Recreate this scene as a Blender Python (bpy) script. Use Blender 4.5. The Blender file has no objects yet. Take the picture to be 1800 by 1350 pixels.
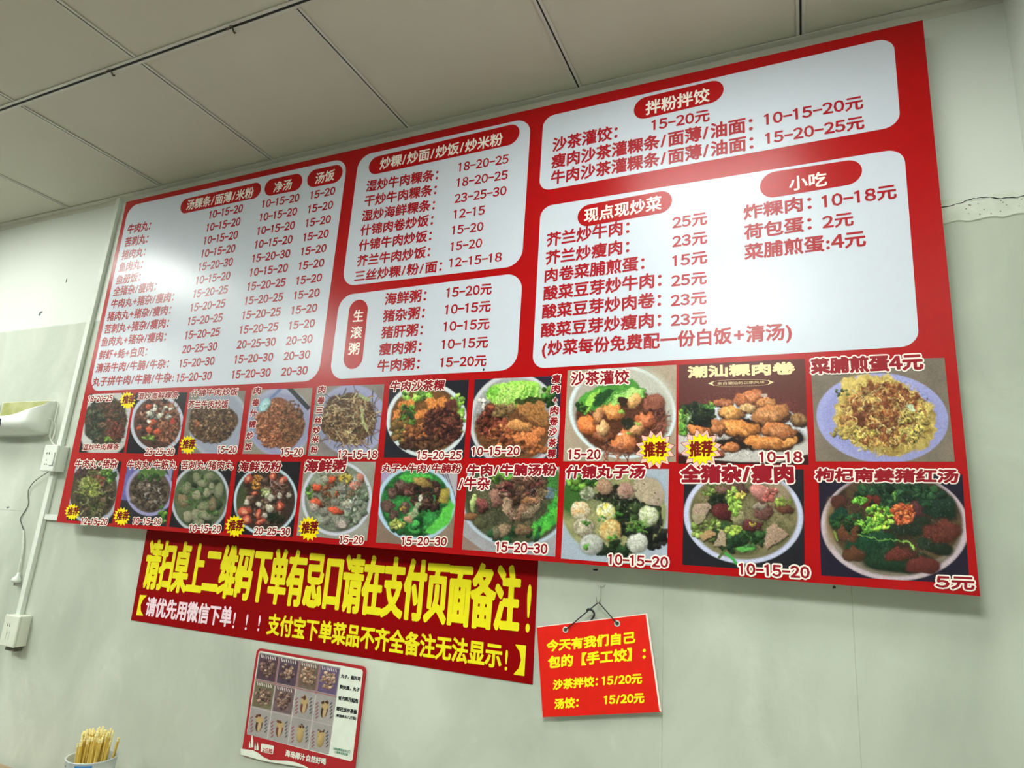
import bpy, bmesh, math, random
import numpy as np
from mathutils import Vector, Matrix
from mathutils.geometry import delaunay_2d_cdt

SC = bpy.context.scene
COL = SC.collection

# ------------------------------------------------------------------ camera
RV = np.array([-0.24343745718, 0.01404108632, -0.42126259240])
CAM = np.array([2.95797885, -1.57038403, 1.39580593])
FPX = 1124.7454


def rotm(rv):
    t = np.linalg.norm(rv); k = rv / t
    K = np.array([[0, -k[2], k[1]], [k[2], 0, -k[0]], [-k[1], k[0], 0]])
    return np.eye(3) + math.sin(t) * K + (1 - math.cos(t)) * K @ K


MC = np.array([[1, 0, 0], [0, 0, 1], [0, -1, 0]], float) @ rotm(RV)   # rows: right, up, back
cd = bpy.data.cameras.new('camera')
cd.sensor_fit = 'HORIZONTAL'; cd.sensor_width = 36.0
cd.lens = FPX / 1800 * 36.0
cd.clip_start = 0.02
cam = bpy.data.objects.new('camera', cd)
COL.objects.link(cam)
mw = Matrix.Identity(4)
for i in range(3):
    for j in range(3):
        mw[j][i] = MC[i][j]
    mw[i][3] = CAM[i]
cam.matrix_world = mw
SC.camera = cam

# ------------------------------------------------------------------ exposure, world
SC.view_settings.view_transform = 'Standard'
SC.view_settings.look = 'None'
SC.view_settings.exposure = 2.2
SC.view_settings.gamma = 1.0
SC.view_settings.use_curve_mapping = False
w = bpy.data.worlds.new('world'); SC.world = w
w.use_nodes = True
w.node_tree.nodes['Background'].inputs[0].default_value = (0.5, 0.52, 0.5, 1)
w.node_tree.nodes['Background'].inputs[1].default_value = 0.05
PANEL_POWER = 9.0                       # radiance of the ceiling light diffusers
PANEL_COLOR = (0.95, 1.0, 0.93)
INK = 1.0                               # ink reflectance for a printed tone

# ------------------------------------------------------------------ measuring helpers (survey of the wall plane)
ZC = 2.70            # ceiling
BD = 0.06            # face of the menu board in front of the wall


def unp(x, y, Y=-BD):
    d = MC.T @ np.array([x - 900.0, -(y - 675.0), -FPX])
    return CAM + d * (Y - CAM[1]) / d[1]


def proj(P):
    q = (P - CAM) @ MC.T
    return 900 + FPX * q[..., 0] / -q[..., 2], 675 - FPX * q[..., 1] / -q[..., 2]


def lin(c):
    c = np.asarray(c, float) / 255.0
    return np.where(c <= 0.04045, c / 12.92, ((c + 0.055) / 1.055) ** 2.4)


# ------------------------------------------------------------------ materials
def newmat(name, color=None, rough=0.5, spec=0.5, metal=0.0):
    m = bpy.data.materials.new(name); m.use_nodes = True
    b = m.node_tree.nodes['Principled BSDF']
    if color is not None:
        b.inputs['Base Color'].default_value = (*color, 1)
    b.inputs['Roughness'].default_value = rough
    b.inputs['Specular IOR Level'].default_value = spec
    b.inputs['Metallic'].default_value = metal
    return m


def nd(m, t, **kw):
    n = m.node_tree.nodes.new(t)
    for k, v in kw.items():
        setattr(n, k, v)
    return n


def lk(m, a, b):
    m.node_tree.links.new(a, b)


def noisy(name, c1, c2, scale=8, rough=0.5, spec=0.5, bump=0.0, bscale=60, stretch=(1, 1, 1), detail=4, metal=0.0):
    """two-tone noise material with fine relief"""
    m = newmat(name, c1, rough, spec, metal)
    b = m.node_tree.nodes['Principled BSDF']
    tc = nd(m, 'ShaderNodeTexCoord'); mp = nd(m, 'ShaderNodeMapping')
    mp.inputs['Scale'].default_value = stretch
    lk(m, tc.outputs['Object'], mp.inputs['Vector'])
    n = nd(m, 'ShaderNodeTexNoise'); n.inputs['Scale'].default_value = scale; n.inputs['Detail'].default_value = detail
    lk(m, mp.outputs[0], n.inputs['Vector'])
    r = nd(m, 'ShaderNodeValToRGB')
    r.color_ramp.elements[0].position = 0.3; r.color_ramp.elements[1].position = 0.7
    r.color_ramp.elements[0].color = (*c1, 1); r.color_ramp.elements[1].color = (*c2, 1)
    lk(m, n.outputs['Fac'], r.inputs[0]); lk(m, r.outputs[0], b.inputs['Base Color'])
    if bump:
        n2 = nd(m, 'ShaderNodeTexNoise'); n2.inputs['Scale'].default_value = bscale; n2.inputs['Detail'].default_value = 3
        lk(m, mp.outputs[0], n2.inputs['Vector'])
        bp = nd(m, 'ShaderNodeBump'); bp.inputs['Strength'].default_value = bump; bp.inputs['Distance'].default_value = 0.002
        lk(m, n2.outputs['Fac'], bp.inputs['Height']); lk(m, bp.outputs[0], b.inputs['Normal'])
    return m


def ink(name, srgb, rough=0.27, spec=0.30, var=0.04):
    c = lin(srgb) * INK
    return noisy(name, tuple(c * (1 - var)), tuple(np.minimum(c * (1 + var), 0.95)), 40, rough, spec, 0.03, 900)


M = {}
M['red'] = ink('board_red', (172, 4, 9))
M['white'] = ink('print_white', (203, 208, 221), var=0.01)
M['darkred'] = ink('letter_red', (165, 24, 34))
M['cream'] = ink('letter_cream', (246, 233, 224))
M['halo'] = ink('letter_halo', (250, 234, 226), var=0.01)
M['yellow'] = ink('star_yellow', (252, 224, 10), var=0.02)
M['brownred'] = ink('star_line', (120, 20, 10))
M['pinkwhite'] = ink('star_pale', (250, 190, 180))
M['goldcream'] = ink('gold_cream', (240, 215, 165))
M['maroon'] = ink('maroon', (146, 18, 34))
M['banner'] = ink('banner_red', (142, 0, 3), rough=0.55, spec=0.08)
M['banneryellow'] = ink('banner_yellow', (240, 226, 20), rough=0.55)
M['bannerwhite'] = ink('banner_white', (245, 215, 225), rough=0.55)
M['signred'] = ink('sign_red', (226, 26, 10), rough=0.5)
M['signyellow'] = ink('sign_yellow', (255, 240, 20), rough=0.5)
M['signedge'] = ink('sign_edge', (250, 225, 215), rough=0.6)
M['postred'] = ink('poster_red', (172, 34, 40), rough=0.5)
M['paper'] = ink('poster_paper', (226, 230, 218), rough=0.7)
M['black'] = ink('print_black', (30, 32, 36), rough=0.6)
M['green'] = ink('print_green', (60, 130, 100), rough=0.6)
M['boardedge'] = noisy('board_edge', (0.55, 0.5, 0.42), (0.62, 0.58, 0.5), 30, 0.6)
M['plastic'] = noisy('white_plastic', (0.66, 0.70, 0.64), (0.74, 0.77, 0.71), 12, 0.35, 0.5, 0.02, 200)
M['plasticold'] = noisy('aged_plastic', (0.62, 0.65, 0.54), (0.70, 0.72, 0.62), 14, 0.45, 0.5, 0.04, 200)
M['dark'] = newmat('dark_gap', (0.012, 0.012, 0.012), 0.7)
M['navy'] = newmat('navy_button', (0.01, 0.02, 0.07), 0.3)
M['glue'] = noisy('yellow_glue_sheet', (0.32, 0.33, 0.10), (0.50, 0.50, 0.26), 14, 0.5, 0.4, 0.05, 80)
M['steel'] = newmat('steel_wire', (0.45, 0.45, 0.42), 0.35, 0.5, 0.9)
M['rust'] = noisy('dark_steel', (0.05, 0.045, 0.035), (0.16, 0.13, 0.09), 60, 0.5, 0.5, 0, metal=0.3)
M['twine'] = noisy('black_cord', (0.015, 0.017, 0.014), (0.04, 0.045, 0.04), 200, 0.8)
M['wire'] = noisy('grey_wire', (0.06, 0.065, 0.055), (0.12, 0.13, 0.11), 60, 0.6)
M['whitecord'] = noisy('white_cord', (0.55, 0.57, 0.5), (0.65, 0.68, 0.6), 60, 0.5)
M['bamboo'] = noisy('bamboo', (0.66, 0.44, 0.07), (0.84, 0.62, 0.16), 40, 0.55, 0.4)
M['bambootip'] = noisy('bamboo_tip', (0.92, 0.72, 0.14), (0.95, 0.90, 0.60), 120, 0.6, 0.4)
M['tub'] = noisy('tub_print', (0.50, 0.58, 0.60), (0.62, 0.68, 0.68), 30, 0.45)
M['tubblue'] = noisy('tub_blue', (0.03, 0.22, 0.60), (0.05, 0.28, 0.66), 40, 0.4)
M['greymark'] = newmat('grey_mark', (0.12, 0.15, 0.17), 0.6)
M['wood'] = noisy('bench_wood', (0.30, 0.22, 0.13), (0.40, 0.30, 0.19), 5, 0.5, 0.4, 0.1, 30, (1, 8, 8))
M['tile'] = noisy('ceiling_tile', (0.60, 0.57, 0.47), (0.64, 0.61, 0.52), 1.6, 0.75, 0.25, 0.03, 120)
M['tee'] = noisy('tee_metal', (0.60, 0.58, 0.52), (0.66, 0.64, 0.57), 9, 0.4, 0.5, 0.02, 60)
M['floor'] = noisy('floor_tile', (0.20, 0.19, 0.17), (0.26, 0.25, 0.22), 2, 0.35, 0.5, 0.02, 30)
M['wallplain'] = noisy('wall_paint', (0.42, 0.45, 0.40), (0.48, 0.50, 0.45), 1.2, 0.55, 0.4, 0.05, 60)


def lamp_mat(k):
    m = bpy.data.materials.new('lamp_diffuser'); m.use_nodes = True
    nt = m.node_tree; nt.nodes.clear()
    e = nt.nodes.new('ShaderNodeEmission'); o = nt.nodes.new('ShaderNodeOutputMaterial')
    e.inputs[0].default_value = (*PANEL_COLOR, 1); e.inputs[1].default_value = PANEL_POWER * k
    nt.links.new(e.outputs[0], o.inputs[0])
    return m


M['lamp'] = lamp_mat(1.4); M['lampleft'] = lamp_mat(0.58); M['lampright'] = lamp_mat(0.36)


def print_mat():
    """printed photograph: the ink colours live on the mesh, a fine dot grain on top"""
    m = newmat('photo_print', rough=0.30, spec=0.25)
    b = m.node_tree.nodes['Principled BSDF']
    a = nd(m, 'ShaderNodeAttribute', attribute_name='ink')
    tc = nd(m, 'ShaderNodeTexCoord')
    n = nd(m, 'ShaderNodeTexNoise'); n.inputs['Scale'].default_value = 420; n.inputs['Detail'].default_value = 2
    lk(m, tc.outputs['Object'], n.inputs['Vector'])
    mr = nd(m, 'ShaderNodeMapRange'); mr.inputs[1].default_value = 0.25; mr.inputs[2].default_value = 0.75
    mr.inputs[3].default_value = 0.82; mr.inputs[4].default_value = 1.18
    lk(m, n.outputs['Fac'], mr.inputs[0])
    mx = nd(m, 'ShaderNodeVectorMath', operation='SCALE')
    lk(m, a.outputs['Color'], mx.inputs[0]); lk(m, mr.outputs[0], mx.inputs['Scale'])
    lk(m, mx.outputs[0], b.inputs['Base Color'])
    return m


M['photo'] = print_mat()


def wall_mat(zp, edge=True):
    """upper coat white, lower coat grey-green with cloudy brushing, separated at height zp"""
    m = newmat('painted_wall', rough=0.5, spec=0.4)
    b = m.node_tree.nodes['Principled BSDF']
    tc = nd(m, 'ShaderNodeTexCoord'); sx = nd(m, 'ShaderNodeSeparateXYZ')
    lk(m, tc.outputs['Object'], sx.inputs[0])

    def noise(scale, detail, st=(1, 1, 1), rot=0.0, dist=0.0):
        mp = nd(m, 'ShaderNodeMapping'); mp.inputs['Scale'].default_value = st
        mp.inputs['Rotation'].default_value = (0, rot, 0)
        n = nd(m, 'ShaderNodeTexNoise'); n.inputs['Scale'].default_value = scale; n.inputs['Detail'].default_value = detail
        n.inputs['Distortion'].default_value = dist
        lk(m, tc.outputs['Object'], mp.inputs[0]); lk(m, mp.outputs[0], n.inputs['Vector'])
        return n.outputs['Fac']

    def ramp(f, p0, c0, p1, c1):
        r = nd(m, 'ShaderNodeValToRGB')
        r.color_ramp.elements[0].position = p0; r.color_ramp.elements[0].color = (*c0, 1)
        r.color_ramp.elements[1].position = p1; r.color_ramp.elements[1].color = (*c1, 1)
        lk(m, f, r.inputs[0]); return r.outputs[0]

    def mix(f, a, c, mode='MIX'):
        x = nd(m, 'ShaderNodeMix', data_type='RGBA', blend_type=mode)
        if isinstance(f, float):
            x.inputs[0].default_value = f
        else:
            lk(m, f, x.inputs[0])
        lk(m, a, x.inputs[6]); lk(m, c, x.inputs[7]); return x.outputs[2]
    low = ramp(noise(2.6, 6, (1.2, 1, 0.8), 0.5, 1.0), 0.3, (0.45, 0.485, 0.415), 0.7, (0.605, 0.64, 0.555))
    brush = ramp(noise(7, 4, (1.2, 1, 0.8), 0.4, 1.2), 0.58, (1, 1, 1), 0.78, (1.10, 1.10, 1.09))
    low = mix(1.0, low, brush, 'MULTIPLY')
    blot = ramp(noise(1.6, 4), 0.35, (0.88, 0.89, 0.89), 0.6, (1, 1, 1))
    low = mix(1.0, low, blot, 'MULTIPLY')
    up = ramp(noise(1.5, 5), 0.3, (0.65, 0.68, 0.63), 0.7, (0.71, 0.735, 0.685))
    # boundary with a slightly wavering brush edge
    ad = nd(m, 'ShaderNodeMath', operation='MULTIPLY_ADD')
    lk(m, noise(18, 4), ad.inputs[0]); ad.inputs[1].default_value = 0.012; ad.inputs[2].default_value = -0.006
    s2 = nd(m, 'ShaderNodeMath', operation='ADD'); lk(m, sx.outputs['Z'], s2.inputs[0]); lk(m, ad.outputs[0], s2.inputs[1])
    st = nd(m, 'ShaderNodeMapRange'); st.inputs[1].default_value = zp - 0.003; st.inputs[2].default_value = zp + 0.003
    lk(m, s2.outputs[0], st.inputs[0])
    c = mix(st.outputs[0], low, up)
    lk(m, c, b.inputs['Base Color'])
    rr = nd(m, 'ShaderNodeMapRange'); lk(m, noise(6, 4), rr.inputs[0])
    rr.inputs[1].default_value = 0.3; rr.inputs[2].default_value = 0.7
    rr.inputs[3].default_value = 0.3; rr.inputs[4].default_value = 0.55
    lk(m, rr.outputs[0], b.inputs['Roughness'])
    bp = nd(m, 'ShaderNodeBump'); bp.inputs['Strength'].default_value = 0.25; bp.inputs['Distance'].default_value = 0.003
    lk(m, noise(38, 5), bp.inputs['Height']); lk(m, bp.outputs[0], b.inputs['Normal'])
    return m


ZPAINT = 2.1436
M['wall'] = wall_mat(ZPAINT)


# ------------------------------------------------------------------ mesh builder
class MB:
    def __init__(s):
        s.v = []; s.f = []; s.mi = []

    def add(s, vs, fs, mi=0):
        b = len(s.v)
        s.v += [tuple(map(float, p)) for p in vs]
        s.f += [tuple(b + i for i in f) for f in fs]
        s.mi += [mi] * len(fs)
        return s

    def box(s, lo, hi, mi=0):
        x0, y0, z0 = lo; x1, y1, z1 = hi
        return s.add([(x0, y0, z0), (x1, y0, z0), (x1, y1, z0), (x0, y1, z0), (x0, y0, z1), (x1, y0, z1), (x1, y1, z1), (x0, y1, z1)],
                     [(0, 3, 2, 1), (4, 5, 6, 7), (0, 1, 5, 4), (1, 2, 6, 5), (2, 3, 7, 6), (3, 0, 4, 7)], mi)

    def tube(s, pts, r, n=8, mi=0, cap=True):
        pts = [Vector(p) for p in pts]
        rs = r if isinstance(r, (list, tuple)) else [r] * len(pts)
        vs = []; fs = []
        up = Vector((0.13, 0.31, 0.94)).normalized()
        for i, p in enumerate(pts):
            t = (pts[min(i + 1, len(pts) - 1)] - pts[max(i - 1, 0)]).normalized()
            a = t.cross(up)
            if a.length < 1e-3:
                a = t.cross(Vector((1, 0, 0)))
            a.normalize(); b = t.cross(a)
            for k in range(n):
                th = 2 * math.pi * k / n
                vs.append(p + (a * math.cos(th) + b * math.sin(th)) * rs[i])
        for i in range(len(pts) - 1):
            for k in range(n):
                fs.append((i * n + k, i * n + (k + 1) % n, (i + 1) * n + (k + 1) % n, (i + 1) * n + k))
        if cap:
            fs.append(tuple(range(n))[::-1]); fs.append(tuple((len(pts) - 1) * n + k for k in range(n)))
        return s.add(vs, fs, mi)

    def build(s, name, mats, parent=None, smooth=False, bevel=0.0, seg=2):
        me = bpy.data.meshes.new(name)
        me.from_pydata(s.v, [], s.f)
        if not isinstance(mats, (list, tuple)):
            mats = [mats]
        for m in mats:
            me.materials.append(m)
        if s.mi and len(mats) > 1:
            me.polygons.foreach_set('material_index', s.mi)
        if smooth:
            me.polygons.foreach_set('use_smooth', [True] * len(me.polygons))
        me.update()
        o = bpy.data.objects.new(name, me)
        COL.objects.link(o)
        if parent is not None:
            o.parent = parent
        if bevel:
            md = o.modifiers.new('bevel', 'BEVEL'); md.width = bevel; md.segments = seg; md.limit_method = 'ANGLE'
        return o


def tag(o, label=None, cat=None, group=None, kind=None):
    if label: o['label'] = label
    if cat: o['category'] = cat
    if group: o['group'] = group
    if kind: o['kind'] = kind
    return o


def empty(name, loc=(0, 0, 0)):
    o = bpy.data.objects.new(name, None); COL.objects.link(o); o.location = loc
    o.empty_display_size = 0.02
    return o


def spline(pts, n=8):
    """Catmull-Rom through pts"""
    P = [np.array(p, float) for p in pts]
    P = [2 * P[0] - P[1]] + P + [2 * P[-1] - P[-2]]
    out = []
    for i in range(1, len(P) - 2):
        for k in range(n):
            t = k / n
            out.append(0.5 * ((2 * P[i]) + (-P[i - 1] + P[i + 1]) * t + (2 * P[i - 1] - 5 * P[i] + 4 * P[i + 1] - P[i + 2]) * t * t
                              + (-P[i - 1] + 3 * P[i] - 3 * P[i + 1] + P[i + 2]) * t ** 3))
    out.append(P[-2])
    return out


# ------------------------------------------------------------------ flat print: lettering
_tc = {}


def raw_glyphs(s):
    c = bpy.data.curves.new('t', 'FONT'); c.body = s; c.resolution_u = 2
    o = bpy.data.objects.new('t', c)
    me = bpy.data.meshes.new_from_object(o)
    v = np.array([x.co[:2] for x in me.vertices])
    f = [tuple(p.vertices) for p in me.polygons]
    bpy.data.meshes.remove(me); bpy.data.objects.remove(o); bpy.data.curves.remove(c)
    return v, f


def glyphs(s):
    """fill faces and outline edges of a line of lettering; figures are drawn in the same gothic style as the characters"""
    if s in _tc:
        return _tc[s]
    if any(ch.isdigit() or ch in '/+' for ch in s):
        V = []; F = []; x = 0.0; n = 0
        for ch in s:
            if ch == '1':
                v = np.array([(.30, 0), (.39, 0), (.39, .735), (.32, .735), (.30, .70), (.17, .645), (.17, .585), (.30, .62)]); f = [(0, 1, 2, 3, 4, 7), (4, 5, 6, 7)]; dx = -.10; adv = .56
            elif ch == '–':
                v = np.array([(0, .315), (.46, .315), (.46, .39), (0, .39)]); f = [(0, 1, 2, 3)]; dx = .03; adv = .53
            elif ch.isdigit():
                v, f = raw_glyphs(chr(ord(ch) - 48 + 0xff10)); dx = -.20; adv = .62
            else:
                v, f = raw_glyphs(ch)
                dx, adv = (.0, 1.0) if ord(ch) > 0x2fff else ((.07, v[:, 0].max() + .19) if ch in '/+' else (.05, v[:, 0].max() + .14))
            V.append(v + [x + dx, 0]); F += [tuple(i + n for i in q) for q in f]; n += len(v); x += adv
        v = np.concatenate(V); f = F
    else:
        v, f = raw_glyphs(s)
    cnt = {}
    for p in f:
        for i in range(len(p)):
            e = (min(p[i], p[i - 1]), max(p[i], p[i - 1])); cnt[e] = cnt.get(e, 0) + 1
    _tc[s] = (v, f, [k for k, n_ in cnt.items() if n_ == 1])
    return _tc[s]


def capsule(p, q, r, k):
    d = q - p; L = np.hypot(*d)
    th = math.atan2(d[1], d[0]) if L > 1e-9 else 0.0
    out = []
    for base, s in ((q, th - math.pi / 2), (p, th + math.pi / 2)):
        for i in range(k):
            t = s + math.pi * i / (k - 1)
            out.append(base + r * np.array([math.cos(t), math.sin(t)]))
    return out


def pen_union(v, f, e, r, k=4):
    """letter fill widened by a round pen of radius r, merged into one clean flat mesh"""
    K = 10.0 / r
    jr = random.Random(5)
    pts = []; ce = []
    for a, b in e:
        if np.hypot(*(v[a] - v[b])) < r * 0.02:
            continue
        c = capsule(v[a], v[b], r * jr.uniform(0.985, 1.015), k); n = len(pts); m = len(c)
        pts += [Vector(p) * K + Vector((jr.uniform(-.03, .03), jr.uniform(-.03, .03))) for p in c]
        ce += [(n + i, n + (i + 1) % m) for i in range(m)]
    ov, oe, of, _, _, _ = delaunay_2d_cdt(pts, ce, [], 0, 1e-4)
    V2 = np.array([tuple(p) for p in ov]) / K
    T = np.array([tuple(t) for t in of])
    cen = V2[T].mean(1)
    A = v[[x[0] for x in e]] / r; B = v[[x[1] for x in e]] / r; D = B - A
    ax, ay = A.T.astype(np.float32); bx_, by_ = B.T.astype(np.float32); dx, dy = D.T.astype(np.float32)
    inv = 1 / (dx * dx + dy * dy + 1e-9); sl = dx / np.where(abs(dy) < 1e-7, 1e-7, dy)
    keep = np.zeros(len(T), bool)
    for s0 in range(0, len(T), 400):
        c = (cen[s0:s0 + 400] / r).astype(np.float32)
        px = c[:, :1] - ax; py = c[:, 1:] - ay
        t = np.clip((px * dx + py * dy) * inv, 0, 1)
        d = ((px - t * dx) ** 2 + (py - t * dy) ** 2).min(1)
        cr = ((py < 0) != (c[:, 1:] < by_)) & (px < sl * py)
        keep[s0:s0 + 400] = (d < 0.865) | (cr.sum(1) % 2 == 1)
    return V2, [tuple(map(int, t)) for t in T[keep]]


def text(s, bl, br, h, Y, mats, parent, name='lettering', bold=0.02, halo=0.0, slant=0.0, layer=0.0, top=None, updir=None, box=None):
    """a line of lettering from the surveyed ends of its base line; h = letter height in survey pixels.
    The glyph box is fitted to the measured box on the plane at depth Y."""
    v, f, e = glyphs(s)
    Y0 = Y - layer
    P0 = unp(bl[0], bl[1], Y0); P1 = unp(br[0], br[1], Y0)
    if top is None:
        T = unp(bl[0], bl[1] - h, Y0)
        up = np.array([0, 0, 1.0]) * (T[2] - P0[2])
    else:
        up = unp(top[0], top[1], Y0) - P0
    if updir is not None:
        up = np.array(updir) * np.linalg.norm(up)
    x0, x1 = v[:, 0].min(), v[:, 0].max(); y0, y1 = v[:, 1].min(), v[:, 1].max()
    if any(ord(ch) > 0x2fff for ch in s):
        y0, y1 = -0.07, 0.83
    U = P1 - P0
    # outline widths are in metres: work in metres on the plane
    W = np.linalg.norm(U); H = np.linalg.norm(up)
    ux = U / W; uz = up / H
    vm = np.stack([(v[:, 0] - x0) / (x1 - x0) * W + slant * (v[:, 1] - y0) / (y1 - y0) * H, (v[:, 1] - y0) / (y1 - y0) * H], 1)

    def place(dy):
        return lambda a, b: P0 + ux * a + uz * b + np.array([0, dy, 0])
    obs = []
    if halo:
        mb = MB(); pl = place(0)
        v2, f2 = pen_union(vm, f, e, (halo + bold) * H, 5)
        mb.add([pl(*p) for p in v2], f2)
        o = mb.build('caption_outline', mats[1], parent); obs.append(o)
    mb = MB(); pl = place(-0.0003 if halo else 0)
    if bold:
        v2, f2 = pen_union(vm, f, e, bold * H)
        mb.add([pl(*p) for p in v2], f2)
    else:
        mb.add([pl(*p) for p in vm], f)
    par = obs[0] if obs and parent is not None and parent.parent is None else parent
    obs.append(mb.build(name, mats[0], par))
    return obs


def quad_pts(c, Y):
    """tl,tr,br,bl surveyed corners -> points on plane"""
    return [unp(x, y, Y) for x, y in c]


def rquad(name, c, r, Y, mat, parent, n=8, ell=False, back=None):
    """rounded panel between four surveyed corners; r = corner radius in metres"""
    P = [np.array(p) for p in quad_pts(c, Y)]
    out = []
    for i in range(4):
        p = P[i]; a = P[i - 1] - p; b = P[(i + 1) % 4] - p
        la, lb = np.linalg.norm(a), np.linalg.norm(b)
        ra = min(r, la * 0.5, lb * 0.5)
        A = a / la * ra; B = b / lb * ra
        for k in range(n + 1):
            t = k / n * math.pi / 2
            out.append(p + A * (1 - math.sin(t)) + B * (1 - math.cos(t)))
    N = len(out); mb = MB()
    th = 0.00015 if back is None else back
    mb.add(out + [q + np.array([0, th, 0]) for q in out],
           [tuple(range(N))] + [((i + 1) % N, i, N + i, N + (i + 1) % N) for i in range(N)])
    return mb.build(name, mat, parent)


# ------------------------------------------------------------------ flat print: the pictures of food
def hash2(ix, iy, seed):
    n = (ix.astype(np.int64) * 374761393 + iy.astype(np.int64) * 668265263 + int(seed) * 982451653) & 0x7fffffff
    n = ((n ^ (n >> 13)) * 1274126177) & 0x7fffffff
    n = n ^ (n >> 16)
    return (n & 0xffff) / 65535.0


def vnoise(X, Y, sc, seed=0):
    x = X / sc; y = Y / sc
    ix = np.floor(x); iy = np.floor(y); fx = x - ix; fy = y - iy
    fx = fx * fx * (3 - 2 * fx); fy = fy * fy * (3 - 2 * fy)
    a = hash2(ix, iy, seed); b = hash2(ix + 1, iy, seed); c = hash2(ix, iy + 1, seed); d = hash2(ix + 1, iy + 1, seed)
    return (a * (1 - fx) + b * fx) * (1 - fy) + (c * (1 - fx) + d * fx) * fy


def fbm(X, Y, sc, seed=0, o=3):
    s = 0; a = 0.5; t = 0
    for i in range(o):
        s = s + a * vnoise(X, Y, sc, seed + i * 17); t += a; sc = sc / 2.1; a *= 0.55
    return s / t


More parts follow.
